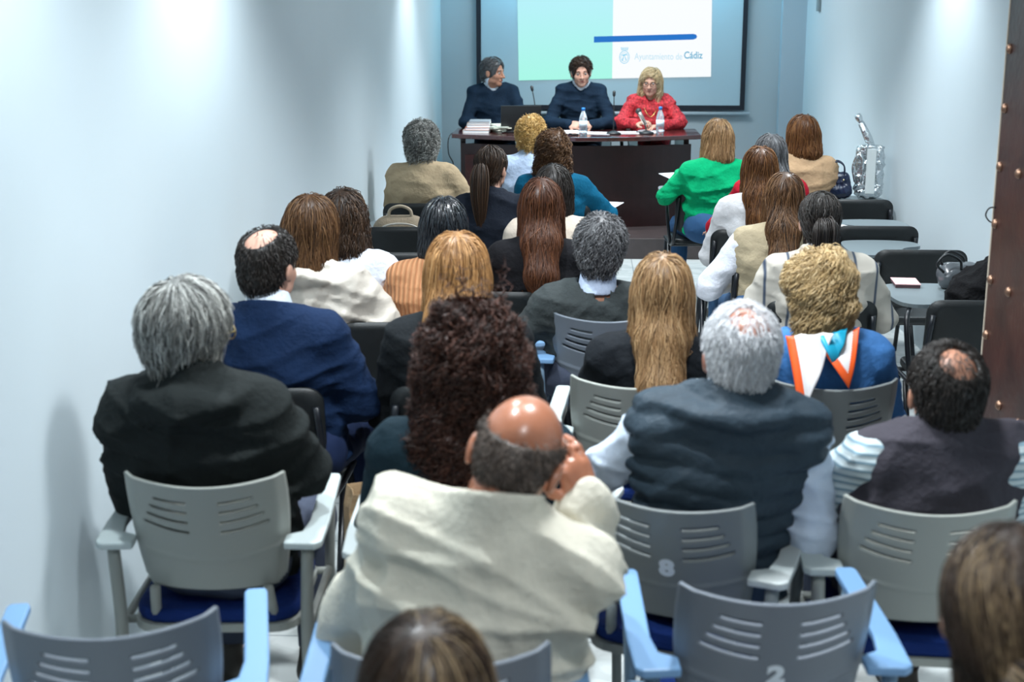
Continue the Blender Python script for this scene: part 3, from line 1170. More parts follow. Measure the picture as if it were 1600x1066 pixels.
def tile_mat():
    m = bpy.data.materials.new('white_marble_tile')
    m.use_nodes = True
    nt = m.node_tree
    b = nt.nodes['Principled BSDF']
    b.inputs['Roughness'].default_value = 0.22
    tc = nt.nodes.new('ShaderNodeTexCoord')
    br = nt.nodes.new('ShaderNodeTexBrick')
    br.offset = 0.0
    br.inputs['Color1'].default_value = (0.60, 0.64, 0.64, 1)
    br.inputs['Color2'].default_value = (0.66, 0.69, 0.68, 1)
    br.inputs['Mortar'].default_value = (0.34, 0.37, 0.38, 1)
    br.inputs['Scale'].default_value = 1.0
    br.inputs['Mortar Size'].default_value = 0.004
    br.inputs['Brick Width'].default_value = 0.40
    br.inputs['Row Height'].default_value = 0.40
    nt.links.new(tc.outputs['Object'], br.inputs['Vector'])
    n = nt.nodes.new('ShaderNodeTexNoise')
    n.inputs['Scale'].default_value = 5
    n.inputs['Detail'].default_value = 8
    n.inputs['Distortion'].default_value = 2.0
    nt.links.new(tc.outputs['Object'], n.inputs['Vector'])
    r = nt.nodes.new('ShaderNodeValToRGB')
    r.color_ramp.elements[0].position = 0.42
    r.color_ramp.elements[0].color = (0.78, 0.8, 0.8, 1)
    r.color_ramp.elements[1].position = 0.55
    r.color_ramp.elements[1].color = (1, 1, 1, 1)
    nt.links.new(n.outputs['Fac'], r.inputs['Fac'])
    mx = nt.nodes.new('ShaderNodeMix')
    mx.data_type = 'RGBA'
    mx.blend_type = 'MULTIPLY'
    mx.inputs[0].default_value = 0.7
    nt.links.new(br.outputs['Color'], mx.inputs[6])
    nt.links.new(r.outputs['Color'], mx.inputs[7])
    nt.links.new(mx.outputs[2], b.inputs['Base Color'])
    return m


TH = 0.12
struct('floor', MB().box(((XL + XR) / 2, (YB + YN) / 2, -0.05), (XR - XL + 2 * TH, YB - YN + 2 * TH, 0.1)), tile_mat())
struct('ceiling', MB().box(((XL + XR) / 2, (YB + YN) / 2, ZC + 0.05), (XR - XL + 2 * TH, YB - YN + 2 * TH, 0.1)), mat('ceiling_paint', (0.75, 0.78, 0.8), rough=0.9))
struct('wall_left', MB().box((XL - TH / 2, (YB + YN) / 2, ZC / 2), (TH, YB - YN + 2 * TH, ZC)), WALL)
struct('wall_right', MB().box((XR + TH / 2, (YB + YN) / 2, ZC / 2), (TH, YB - YN + 2 * TH, ZC)), WALL)
struct('wall_back', MB().box(((XL + XR) / 2, YB + TH / 2, ZC / 2), (XR - XL, TH, ZC)), mat('back_wall_paint', (0.46, 0.56, 0.61), rough=0.75, spec=0.2, var=(0.8, 0.03)))
struct('wall_rear', MB().box(((XL + XR) / 2, YN - TH / 2, ZC / 2), (XR - XL, TH, ZC)), WALL)
struct('trim_1', MB().box((XR - 0.105, YB - 0.06, ZC / 2), (0.21, 0.12, ZC)), mat('pillar_paint', (0.45, 0.55, 0.62), rough=0.75, spec=0.2))
# low platform for the speakers
PLAT = 0.165
PY = 10.79
o = MB().box(((XL + XR) / 2, (PY + YB) / 2, PLAT / 2), (XR - XL, YB - PY, PLAT)).build('trim_2', mat('platform_wood', (0.055, 0.042, 0.042), rough=0.35, bump=(20, 0.05), var=(9, 0.2)), None, False, 0.006)
o['kind'] = 'structure'
# switch box high on the right wall
d = MB().box((XR - 0.012, 12.0, 1.94), (0.024, 0.10, 0.10)).build('wall_switch', mat('switch_plastic', (0.22, 0.28, 0.30), rough=0.4), None, False, 0.004)
tag(d, 'small grey switch box high on the right wall near the far corner', 'switch')

# wooden door leaf opened into the room, hinged on a short return of the right wall
DOORW = mat('dark_door_wood', (0.034, 0.010, 0.006), rough=0.38, spec=0.4, bump=(18, 0.15), var=(7, 0.35))
dr = thing('door_1', None, None, (0, 0, 0))
dr['kind'] = 'structure'
DX = 1.358
MB().box((DX + 0.025, 4.02, 1.25), (0.05, 1.20, 2.5)).build('door_leaf', DOORW, dr, False, 0.004)
MB().box((DX + 0.020, 4.624, 1.25), (0.044, 0.006, 2.5)).build('edge_strip', mat('pale_edge_strip', (0.52, 0.45, 0.36), rough=0.6), dr)
brass = mat('aged_brass', (0.26, 0.15, 0.10), rough=0.38, metal=0.8)
for i in range(11):
    z = 0.116 + 0.187 * i
    for k in range(6):
        if i % 2 == 0 and k not in (0, 3):
            continue
        M = Matrix.Rotation(-PI / 2, 3, 'Y')
        MB().lathe([(0.017, 0.0), (0.017, 0.002), (0.014, 0.008), (0.008, 0.012), (0.001, 0.013)], (DX, 4.585 - 0.2 * k, z), 14, M).build('door_stud', brass, dr, True)
MB().tube(curve_pts([(DX, 4.60, 1.29), (DX - 0.018, 4.61, 1.285), (DX - 0.026, 4.615, 1.262), (DX - 0.014, 4.61, 1.242), (DX, 4.60, 1.240)], 5), 0.0025, 8).build('door_hook', mat('dark_iron', (0.03, 0.03, 0.03), rough=0.4, metal=0.8), dr, True)
struct('trim_3', MB().box((1.70, 3.36, ZC / 2), (0.54, 0.12, ZC)), WALL)

# ------------------------------------------------------------------ projection screen with the projected slide
sc = thing('projection_screen', 'large wall-mounted projection screen with black border showing a cyan and white slide', 'projection screen', (0.25, YB - 0.05, 0.0))
SX0, SX1, SZ0 = -0.955 - 0.25, 1.46 - 0.25, 1.02
SZ1 = 2.62
MB().box(((SX0 + SX1) / 2, 0, (SZ0 + SZ1) / 2), (SX1 - SX0, 0.02, SZ1 - SZ0)).build('screen_cloth', mat('screen_cloth', (0.46, 0.62, 0.70), rough=0.9, spec=0.1), sc)
fr = MB()
bw = 0.042
fr.box((SX0 + bw / 2, -0.012, (SZ0 + SZ1) / 2), (bw, 0.012, SZ1 - SZ0))
fr.box((SX1 - bw / 2, -0.012, (SZ0 + SZ1) / 2), (bw, 0.012, SZ1 - SZ0))
fr.box(((SX0 + SX1) / 2, -0.012, SZ0 + bw / 2), (SX1 - SX0, 0.013, bw))
fr.box(((SX0 + SX1) / 2, -0.012, SZ1 - bw / 2), (SX1 - SX0, 0.013, bw))
fr.build('screen_border', mat('screen_black', (0.008, 0.012, 0.022), rough=0.7), sc)
MB().tube([(SX0 - 0.02, 0, SZ0 - 0.03), (SX1 + 0.05, 0, SZ0 - 0.03)], 0.017, 10).build('weight_bar', mat('screen_bar', (0.50, 0.60, 0.66), rough=0.4), sc, True)


def glow_mat(name, c1, c2=None, s=1.0):
    """light thrown on the screen by the projector"""
    m = bpy.data.materials.new(name)
    m.use_nodes = True
    nt = m.node_tree
    b = nt.nodes['Principled BSDF']
    b.inputs['Base Color'].default_value = (0.02, 0.02, 0.02, 1)
    b.inputs['Roughness'].default_value = 0.9
    b.inputs['Specular IOR Level'].default_value = 0
    b.inputs['Emission Strength'].default_value = s
    if c2 is None:
        b.inputs['Emission Color'].default_value = (*c1, 1)
    else:
        tc = nt.nodes.new('ShaderNodeTexCoord')
        sp = nt.nodes.new('ShaderNodeSeparateXYZ')
        nt.links.new(tc.outputs['Generated'], sp.inputs[0])
        r = nt.nodes.new('ShaderNodeValToRGB')
        r.color_ramp.elements[0].color = (*c1, 1)
        r.color_ramp.elements[1].color = (*c2, 1)
        r.color_ramp.elements[1].position = 0.55
        nt.links.new(sp.outputs['Z'], r.inputs['Fac'])
        nt.links.new(r.outputs['Color'], b.inputs['Emission Color'])
    return m


yq = -0.0125


def quad(name, pts, m, y=yq, parent=sc):
    # thin but solid patch of the slide
    n = len(pts)
    mb = MB()
    vs = [(x - 0.25, y - 0.0015, z) for x, z in pts] + [(x - 0.25, y + 0.0005, z) for x, z in pts]
    fs = [tuple(range(n)), tuple(range(2 * n - 1, n - 1, -1))] + [(i, n + i, n + (i + 1) % n, (i + 1) % n) for i in range(n)]
    mb.add(vs, fs)
    return mb.build(name, m, parent)


quad('slide_cyan_panel', [(-0.573, 1.279), (0.268, 1.298), (0.265, 2.5), (-0.595, 2.5)], glow_mat('slide_cyan', (0.42, 1.0, 0.84), (0.50, 0.94, 1.0), 0.90))
quad('slide_white_panel', [(0.268, 1.298), (1.152, 1.317), (1.130, 2.5), (0.265, 2.5)], glow_mat('slide_white', (0.95, 0.98, 1.0), None, 0.96))
quad('slide_blue_bar', [(0.10, 1.615), (0.985, 1.642), (1.01, 1.652), (1.018, 1.668), (1.008, 1.686), (0.985, 1.692), (0.10, 1.668)], glow_mat('slide_blue', (0.012, 0.16, 0.56)), yq - 0.003)
logo = glow_mat('slide_logo_blue', (0.20, 0.60, 0.82))
# oval coat of arms: ring, crown and inner marks
ring = MB()
cx, cz = 0.375, 1.492
for rr, th in ((1.0, 0.006), (0.72, 0.004)):
    pts = [(cx - 0.25 + 0.043 * rr * math.cos(a), yq - 0.004, cz - 0.004 + 0.055 * rr * math.sin(a)) for a in [2 * PI * i / 28 for i in range(29)]]
    ring.tube(pts, th / 2, 5)
for i in range(5):
    ring.tube([(cx - 0.25 - 0.024 + 0.012 * i, yq - 0.004, cz + 0.055), (cx - 0.25 - 0.030 + 0.015 * i, yq - 0.004, cz + 0.082)], 0.0035, 5)
ring.tube([(cx - 0.25 - 0.018, yq - 0.004, cz - 0.035), (cx - 0.25 - 0.002, yq - 0.004, cz + 0.02), (cx - 0.25 + 0.014, yq - 0.004, cz - 0.03)], 0.005, 5)
ring.tube([(cx - 0.25 - 0.02, yq - 0.004, cz + 0.012), (cx - 0.25 + 0.02, yq - 0.004, cz + 0.018)], 0.005, 5)
ring.build('slide_crest', logo, sc)


def text_mesh(name, body, size, m, parent, loc, rot, bold=0.0, extrude=0.001, shear=0.0, align='LEFT'):
    cu = bpy.data.curves.new(name, 'FONT')
    cu.body = body
    cu.size = size
    cu.extrude = extrude
    cu.offset = bold
    cu.align_x = align
    cu.align_y = 'CENTER'
    t = bpy.data.objects.new('tmp', cu)
    COL.objects.link(t)
    dg = bpy.context.evaluated_depsgraph_get()
    me = bpy.data.meshes.new_from_object(t.evaluated_get(dg))
    bpy.data.objects.remove(t)
    me.materials.clear()
    me.materials.append(m)
    return link(name, me, parent, loc, rot)


t1 = text_mesh('slide_text', 'Ayuntamiento de', 0.082, glow_mat('slide_text_pale', (0.50, 0.74, 0.86)), sc, (0.465 - 0.25, yq - 0.003, 1.492), (PI / 2, 0, 0), 0.0)
t2 = text_mesh('slide_text', 'Cádiz', 0.086, glow_mat('slide_text_blue', (0.12, 0.42, 0.62)), sc, (0.905 - 0.25, yq - 0.003, 1.503), (PI / 2, 0, 0), 0.0014)
for t, wd in ((t1, 0.425), (t2, 0.165)):
    xs_ = [v.co.x for v in t.data.vertices]
    k = wd / (max(xs_) - min(xs_))
    for v in t.data.vertices:
        v.co.x *= k
    t.data.update()

# ------------------------------------------------------------------ speakers' table
MAHO = mat('mahogany', (0.052, 0.013, 0.012), rough=0.16, spec=0.6, bump=(30, 0.02), var=(6, 0.35), coat=0.4)
MAHOD = mat('dark_mahogany', (0.026, 0.008, 0.008), rough=0.35, spec=0.4, bump=(30, 0.03), var=(6, 0.3))
TT = PLAT + 0.75
desk = thing('speakers_desk', 'long dark mahogany desk with a bowed front on the platform', 'desk', (0, 0, 0))


def bow(x, y0, amt):
    return y0 - amt * (1 - ((x + 0.045) / 1.02) ** 2)


xs_ = [-1.065 + 2.035 * i / 24 for i in range(25)]
out = [(x, bow(x, 11.42, 0.27)) for x in xs_] + [(0.97, 12.0), (-1.065, 12.0)]
MB().prism(out, TT - 0.035, TT).build('desk_top', MAHO, desk, False, 0.005)
xs_ = [-1.00 + 1.90 * i / 24 for i in range(25)]
pan = [(x, bow(x, 11.56, 0.24)) for x in xs_]
pan2 = [(x, y + 0.03) for x, y in pan][::-1]
MB().prism(pan + pan2, PLAT + 0.0, TT - 0.085).build('modesty_panel', MAHOD, desk, False)
for x in (-0.98, 0.86):
    MB().box((x + 0.0, 11.78, (PLAT + TT - 0.035) / 2), (0.05, 0.40, TT - 0.035 - PLAT)).build('desk_pedestal', MAHOD, desk, False, 0.004)
for x in (-0.92, -0.25, 0.2, 0.42, 0.80):
    MB().box((x, bow(x, 11.56, 0.24) + 0.03, TT - 0.060), (0.07, 0.05, 0.052)).build('desk_bracket', mat('metal_bracket', (0.30, 0.38, 0.42), rough=0.35, metal=0.6), desk)
MB().box((-0.9, bow(-0.9, 11.56, 0.24) - 0.006, (PLAT + TT) / 2 - 0.05), (0.12, 0.012, 0.50)).build('end_panel', MAHO, desk)

# things on the desk
PAPER = mat('white_paper', (0.82, 0.84, 0.88), rough=0.7)
bk = [((0.30, 0.22, 0.022), (0.70, 0.62, 0.55)), ((0.28, 0.21, 0.020), (0.62, 0.22, 0.14)), ((0.27, 0.20, 0.022), (0.68, 0.70, 0.70)), ((0.25, 0.19, 0.016), (0.50, 0.34, 0.26)), ((0.24, 0.20, 0.012), (0.30, 0.33, 0.36))]
z = TT + 0.0005
nm = ['cream-covered book at the bottom of the stack on the desk corner', 'red-edged book, second from the bottom of the stack on the desk corner', 'pale grey book in the middle of the stack on the desk corner',
      'brown book, second from the top of the stack on the desk corner', 'grey book lying topmost on the stack at the desk corner']
for i, ((a, b_, c_), col) in enumerate(bk):
    t = thing('book', nm[i], 'book', (-0.87 + 0.006 * i, 11.62 + 0.004 * i, z), R(3 * (i % 3) - 2), 'books on the desk corner')
    cm = mat('book_cover_%d' % i, col, rough=0.5)
    cv = MB()
    cv.box((0, 0, 0.001), (a * 0.72, b_, 0.002)).box((0, 0, c_ - 0.001), (a * 0.72, b_, 0.002)).box((-a * 0.36 + 0.001, 0, c_ / 2), (0.002, b_, c_))
    cv.build('cover', cm, t)
    MB().box((0.002, 0, c_ / 2), (a * 0.70, b_ - 0.008, c_ - 0.004)).build('pages', PAPER, t)
    z += c_ + 0.0005
# pile of loose pamphlets
rng0 = random.Random(5)
z = TT + 0.001
for i in range(7):
    o = MB().box((0, 0, 0.004), (0.15, 0.21, 0.008)).build('pamphlet', mat('pamphlet_%d' % (i % 2), ((0.66, 0.66, 0.56), (0.56, 0.60, 0.52))[i % 2], rough=0.6), None, False, 0.001,
                                                      (-0.655 + rng0.uniform(-.02, .02), 11.62 + rng0.uniform(-.02, .02), z), (0, 0, R(rng0.uniform(-35, 35))))
    tag(o, 'cream pamphlet, %s in the untidy pile between books and laptop' % ('lowest', 'second from below', 'third from below', 'middle one', 'third from the top', 'second from the top', 'topmost')[i], 'pamphlet', 'pamphlets piled on the desk')
    z += 0.0085
lp = thing('laptop', 'open black laptop with its back to the audience before the speaker on the left', 'laptop', (-0.50, 11.52, TT), R(4))
LB = mat('laptop_black', (0.012, 0.014, 0.016), rough=0.45)
MB().box((0, 0.12, 0.009), (0.33, 0.23, 0.016)).build('laptop_base', LB, lp, False, 0.003)
MB().box((0, 0.0, 0.12), (0.33, 0.008, 0.215), Matrix.Rotation(R(12), 3, 'X')).build('laptop_lid', LB, lp, False, 0.003)
MB().box((0, 0.13, 0.0178), (0.28, 0.10, 0.0016)).build('keyboard', mat('laptop_keys', (0.03, 0.03, 0.032), rough=0.5), lp)


def mic(loc, rz, label, h, fat=False, tilt=(0, 0)):
    t = thing('gooseneck_microphone', label, 'microphone', loc, rz, 'microphones on the desk')
    MB().lathe([(0.060, 0), (0.062, 0.004), (0.058, 0.014), (0.030, 0.022), (0.012, 0.028)], (0, 0, 0), 20).build('mic_base', LB, t, True)
    p = curve_pts([(0, 0, 0.02), (tilt[0] * 0.2, tilt[1] * 0.2, h * 0.4), (tilt[0] * 0.6, tilt[1] * 0.6, h * 0.75), (tilt[0], tilt[1], h)], 5)
    MB().tube(p, 0.004 if not fat else 0.006, 8).build('gooseneck', LB, t, True)
    e = p[-1]
    dv = (p[-1] - p[-3]).normalized()
    if fat:
        MB().tube([e - dv * 0.10, e - dv * 0.0, e + dv * 0.02], [0.014, 0.019, 0.020], 14).build('mic_handle', mat('mic_silver', (0.55, 0.50, 0.45), rough=0.25, metal=0.9), t, True)
        MB().ball(e + dv * 0.035, 0.026).build('mic_head', mat('mic_mesh', (0.05, 0.05, 0.05), rough=0.5, metal=0.5), t, True)
    else:
        MB().tube([e, e + dv * 0.012, e + dv * 0.04, e + dv * 0.05], [0.006, 0.012, 0.013, 0.006], 12).build('mic_head', LB, t, True)
    return t


mic((-0.37, 11.62, TT), 0, 'slim gooseneck microphone rising behind the laptop', 0.33, tilt=(-0.04, 0.04))
mic((0.26, 11.45, TT), 0, 'slim upright gooseneck microphone right of the middle speaker', 0.30, tilt=(0.0, 0.03))
mic((0.53, 11.50, TT), 0, 'thick silver handled microphone before the woman in red', 0.15, True, (-0.05, 0.06))


def bottle(loc, label, rz=0):
    t = thing('water_bottle', label, 'bottle', loc, rz, 'water bottles on the desk')
    pl = mat('bottle_plastic', (0.80, 0.90, 0.97), rough=0.08, trans=0.75)
    prof = [(0.028, 0.0), (0.033, 0.006), (0.033, 0.03), (0.030, 0.036), (0.033, 0.042), (0.033, 0.13), (0.030, 0.145), (0.020, 0.175), (0.013, 0.190), (0.013, 0.200)]
    MB().lathe(prof, (0, 0, 0), 22).build('bottle_body', pl, t, True)
    MB().lathe([(0.0338, 0.06), (0.0338, 0.115)], (0, 0, 0), 22).build('bottle_label', mat('bottle_label', (0.72, 0.82, 0.90), rough=0.5), t, True)
    MB().lathe([(0.015, 0.196), (0.0155, 0.214), (0.012, 0.220)], (0, 0, 0), 18).build('bottle_cap', mat('bottle_cap_blue', (0.02, 0.20, 0.60), rough=0.35), t, True)


bottle((0.012, 11.36, TT), 'clear water bottle with blue cap before the middle speaker')
bottle((0.64, 11.50, TT), 'clear water bottle with blue cap before the woman in red')
for (x, y, a, b_, rz, lb) in ((-0.11, 11.62, 0.21, 0.29, 12, 'white sheet on the desk under the middle speaker\'s hands'), (0.12, 11.52, 0.30, 0.21, -8, 'white sheet on the desk just right of the front water bottle'),
                              (0.40, 11.58, 0.30, 0.21, 6, 'white sheet between the slim and the silver handled microphones'), (0.57, 11.70, 0.21, 0.29, -10, 'white sheet on the desk under the hands of the woman in red'),
                              (-0.62, 11.80, 0.21, 0.29, 8, 'white sheet on the desk left of the laptop')):
    o = MB().box((0, 0, 0.0015), (a, b_, 0.003)).build('paper_sheet', PAPER, None, False, 0, (x, y, TT + 0.0008), (0, 0, R(rz)))
    tag(o, lb, 'paper', 'papers on the desk')
ph = thing('mobile_phone', 'small black phone lying on the desk left of the front water bottle', 'phone', (-0.065, 11.36, TT + 0.0005), R(20))
MB().box((0, 0, 0.006), (0.055, 0.09, 0.012)).build('phone_body', LB, ph, False, 0.002)
MB().box((0, 0, 0.0125), (0.048, 0.08, 0.001)).build('phone_screen', mat('phone_glass', (0.02, 0.025, 0.035), rough=0.08), ph)
cb = MB().tube(curve_pts([(-0.88, 11.80, TT - 0.06), (-1.04, 11.62, TT - 0.005), (-1.095, 11.50, TT - 0.04), (-1.10, 11.52, TT - 0.17), (-1.07, 11.62, TT - 0.28), (-1.10, 11.60, TT - 0.45), (-1.08, 11.7, PLAT + 0.01)], 8), 0.0045, 7).build('power_cable', LB, None, True)
tag(cb, 'black cable drooping off the left end of the speakers\' desk', 'cable')

# ------------------------------------------------------------------ chairs
def plastic(name, c, rough=0.42):
    return mat(name, c, rough=rough, spec=0.4, bump=(220, 0.03))


TONES = {
    'grey': dict(back=plastic('grey_plastic', (0.30, 0.315, 0.29)), arm=plastic('pale_grey_plastic', (0.44, 0.50, 0.50)), leg=plastic('grey_enamel', (0.27, 0.285, 0.265))),
    'slate': dict(back=plastic('slate_plastic', (0.145, 0.168, 0.20)), arm=plastic('sky_blue_plastic', (0.16, 0.30, 0.50)), leg=plastic('blue_grey_enamel', (0.20, 0.30, 0.40))),
    'mid': dict(back=plastic('mid_grey_plastic', (0.17, 0.188, 0.19)), arm=plastic('light_arm_plastic', (0.46, 0.50, 0.50)), leg=plastic('mid_grey_enamel', (0.22, 0.245, 0.25))),
}
NAVY = fabric('navy_seat_fabric', (0.006, 0.022, 0.12), rough=0.8)


def back_xyz(u, v):
    v2 = v + 0.10 * u * u * math.sin(PI * min(max(v, 0), 1))
    hw = 0.192 + 0.004 * math.sin(v * PI) - 0.020 * (1 - v) ** 3
    y = -0.205 - 0.085 * v + 0.050 * u * u + (0.018 * max(0, abs(u) - 0.88) / 0.12)
    y -= 0.0035 * math.exp(-((v - 0.30) / 0.018) ** 2)
    z = 0.52 + 0.315 * v2 - 0.020 * (1 - u * u) * v
    return (u * hw, y, z)


def backrest_mesh():
    nu, nv = 72, 64
    vs = []
    for j in range(nv + 1):
        for i in range(nu + 1):
            vs.append(back_xyz(-1 + 2 * i / nu, j / nv))
    fs = []
    slots = {53: 0.60, 54: 0.60, 47: 0.66, 48: 0.66, 41: 0.72, 42: 0.72, 35: 0.78, 36: 0.78}
    for j in range(nv):
        for i in range(nu):
            u = abs(-1 + 2 * (i + 0.5) / nu)
            if j in slots and 0.19 < u < slots[j]:
                continue
            a = j * (nu + 1) + i
            # rounded lower corners
            if j < 3 and u > 1 - 0.03 * (3 - j):
                continue
            fs.append((a, a + 1, a + nu + 2, a + nu + 1))
    me = bpy.data.meshes.new('backrest')
    me.from_pydata(vs, [], fs)
    me.polygons.foreach_set('use_smooth', [True] * len(me.polygons))
    me.materials.append(TONES['grey']['back'])
    return me


BACKM = backrest_mesh()
SEATM = MB().prism(rounded(0.42, 0.42, 0.07), 0.405, 0.425).mesh('seat_pan', TONES['grey']['back'])
CUSHM = MB().prism(rounded(0.415, 0.41, 0.08), 0.425, 0.462).mesh('seat_cushion', NAVY)
ARMM = {}
for sg in (-1, 1):
    ol = [(0.185, -0.235), (0.262, -0.240), (0.278, -0.225), (0.282, -0.10), (0.276, 0.20), (0.270, 0.215), (0.232, 0.215), (0.226, 0.20), (0.232, -0.10), (0.222, -0.165), (0.185, -0.185)]
    mb = MB().prism(ol if sg > 0 else [(-x, y) for x, y in ol][::-1], 0.0, 0.020)
    mb.v = [(x, y, z + 0.635 + 0.025 * (y + 0.24) / 0.45) for x, y, z in mb.v]
    ARMM[sg] = mb.mesh('armrest', TONES['grey']['arm'])
LEGM = {}
for sg in (-1, 1):
    LEGM[(sg, 'r')] = MB().tube(curve_pts([(sg * 0.240, -0.205, 0.636), (sg * 0.232, -0.205, 0.42), (sg * 0.236, -0.225, 0.2), (sg * 0.242, -0.27, 0.0)], 4), 0.016, 10).mesh('leg', TONES['grey']['leg'], True)
    LEGM[(sg, 'f')] = MB().tube(curve_pts([(sg * 0.250, 0.17, 0.645), (sg * 0.240, 0.185, 0.42), (sg * 0.238, 0.20, 0.2), (sg * 0.240, 0.22, 0.0)], 4), 0.014, 10).mesh('leg', TONES['grey']['leg'], True)
RAILM = MB().tube([(-0.235, -0.15, 0.415), (0.235, -0.15, 0.415)], 0.011, 8).tube([(-0.238, 0.16, 0.415), (0.238, 0.16, 0.415)], 0.011, 8).tube([(-0.236, -0.2, 0.415), (-0.238, 0.18, 0.415)], 0.011, 8).tube([(0.236, -0.2, 0.415), (0.238, 0.18, 0.415)], 0.011, 8).tube([(-0.15, -0.18, 0.42), (-0.14, -0.215, 0.53)], 0.013, 8).tube([(0.15, -0.18, 0.42), (0.14, -0.215, 0.53)], 0.013, 8).mesh('seat_frame', TONES['grey']['leg'], True)


def setm(o, m):
    o.material_slots[0].link = 'OBJECT'
    o.material_slots[0].material = m


def grey_chair(x, y, rz, label, tone='grey', number=None, floor=0.0):
    """x, y = place of the middle of the top edge of the backrest"""
    a = R(rz)
    t = thing('armchair', label, 'chair', (x - math.sin(a) * 0.28, y + math.cos(a) * 0.28, floor), a, 'grey plastic armchairs')
    T = TONES[tone]
    o = link('backrest', BACKM, t)
    s = o.modifiers.new('thickness', 'SOLIDIFY')
    s.thickness = 0.008
    s.offset = 0
    setm(o, T['back'])
    setm(link('seat_pan', SEATM, t), T['back'])
    c = link('seat_cushion', CUSHM, t)
    bv = c.modifiers.new('bevel', 'BEVEL')
    bv.width = 0.012
    bv.segments = 2
    for sg in (-1, 1):
        o = link('armrest', ARMM[sg], t)
        bv = o.modifiers.new('bevel', 'BEVEL')
        bv.width = 0.005
        bv.segments = 2
        setm(o, T['arm'])
        for k in 'rf':
            setm(link('leg', LEGM[(sg, k)], t), T['leg'])
    setm(link('seat_frame', RAILM, t), T['leg'])
    if number:
        o = text_mesh('number', number, 0.062, mat('white_number_paint', (0.62, 0.68, 0.74), rough=0.5), t, (0, 0, 0), (0, 0, 0), 0.0035, 0.0008, align='CENTER')
        for v in o.data.vertices:
            X, Z = v.co.x * 1.1 + 0, v.co.y
            bx, by, bz = back_xyz(X / 0.19, (0.47 if number == '8' else 0.42) + Z / 0.315)
            v.co = (X, by - 0.0048 - v.co.z, bz)
        o.data.update()
    return t


BLK = mat('black_chair_plastic', (0.010, 0.012, 0.013), rough=0.45, spec=0.4, bump=(150, 0.05))
BLKF = mat('black_chair_frame', (0.008, 0.010, 0.014), rough=0.35, spec=0.5)
TABM = mat('grey_writing_tablet', (0.16, 0.195, 0.21), rough=0.35, spec=0.4)


def black_back():
    nu, nv = 16, 10
    pts = rounded(0.44, 0.29, 0.055, 6)
    front = []
    n = len(pts)
    # grid in a rounded outline, gently curved
    vs, fs = [], []
    rings = 5
    for k, off in enumerate((0.0, 0.016)):
        for r in range(rings + 1):
            q = r / rings
            for (px, pz) in pts:
                X, Z = px * q, pz * q
                vs.append((X, -0.235 - 0.045 * (Z + 0.145) / 0.29 + 0.55 * X * X + off, 0.655 + Z))
    for k in range(2):
        b0 = k * (rings + 1) * n
        for r in range(rings):
            for i in range(n):
                j = (i + 1) % n
                f = (b0 + r * n + i, b0 + r * n + j, b0 + (r + 1) * n + j, b0 + (r + 1) * n + i)
                fs.append(f if k == 0 else f[::-1])
    a0, a1 = rings * n, (rings + 1) * n + rings * n
    for i in range(n):
        j = (i + 1) % n
        fs.append((a0 + i, a0 + j, a1 + j, a1 + i))
    me = bpy.data.meshes.new('backrest')
    me.from_pydata(vs, [], fs)
    me.polygons.foreach_set('use_smooth', [True] * len(me.polygons))
    me.materials.append(BLK)
    return me


BBACK = black_back()
BSEAT = MB().prism(rounded(0.44, 0.42, 0.06), 0.425, 0.46).mesh('seat', BLK)
BFRAME = MB()
for sg in (-1, 1):
    BFRAME.tube(curve_pts([(sg * 0.20, -0.262, 0.74), (sg * 0.215, -0.235, 0.56), (sg * 0.23, -0.19, 0.43), (sg * 0.235, 0.05, 0.415), (sg * 0.235, 0.19, 0.415)], 4), 0.011, 8)
BFRAME.tube([(-0.235, 0.15, 0.412), (0.235, 0.15, 0.412)], 0.010, 8).tube([(-0.235, -0.13, 0.412), (0.235, -0.13, 0.412)], 0.010, 8)
BFRAME = BFRAME.mesh('chair_frame', BLKF, True)
BLEG = {}
for sg in (-1, 1):
    BLEG[(sg, 0)] = MB().tube([(sg * 0.236, 0.10, 0.41), (sg * 0.245, 0.24, 0.0)], 0.012, 8).mesh('leg', BLKF, True)
    BLEG[(sg, 1)] = MB().tube([(sg * 0.236, -0.03, 0.41), (sg * 0.245, -0.25, 0.0)], 0.012, 8).mesh('leg', BLKF, True)
TABO = curve_pts([(0.06, 0.02, 0), (0.20, -0.01, 0), (0.27, 0.08, 0), (0.27, 0.36, 0), (0.20, 0.44, 0), (0.02, 0.45, 0), (-0.10, 0.40, 0), (-0.12, 0.28, 0), (-0.02, 0.20, 0), (0.06, 0.02, 0)], 5)[:-1]
TABMESH = MB().prism([(p.x, p.y) for p in TABO], 0.714, 0.730).mesh('writing_tablet', TABM)
TSUP = MB().tube(curve_pts([(0.236, -0.10, 0.42), (0.255, -0.06, 0.66), (0.22, 0.05, 0.702), (0.18, 0.30, 0.707)], 4), 0.011, 8).mesh('tablet_support', BLKF, True)


def black_chair(x, y, rz, label, tablet=None, floor=0.0, tloc=None):
    a = R(rz)
    t = thing('writing_chair' if tablet else 'black_chair', label, 'chair', (x - math.sin(a) * 0.27, y + math.cos(a) * 0.27, floor), a, 'black chairs')
    link('backrest', BBACK, t)
    s = link('seat', BSEAT, t)
    bv = s.modifiers.new('bevel', 'BEVEL')
    bv.width = 0.01
    bv.segments = 2
    link('chair_frame', BFRAME, t)
    for k in BLEG:
        link('leg', BLEG[k], t)
    if tablet:
        o = link('writing_tablet', TABMESH, t)
        q = link('tablet_support', TSUP, t)
        if tablet < 0:
            o.scale = (-1, 1, 1)
            q.scale = (-1, 1, 1)
    return t


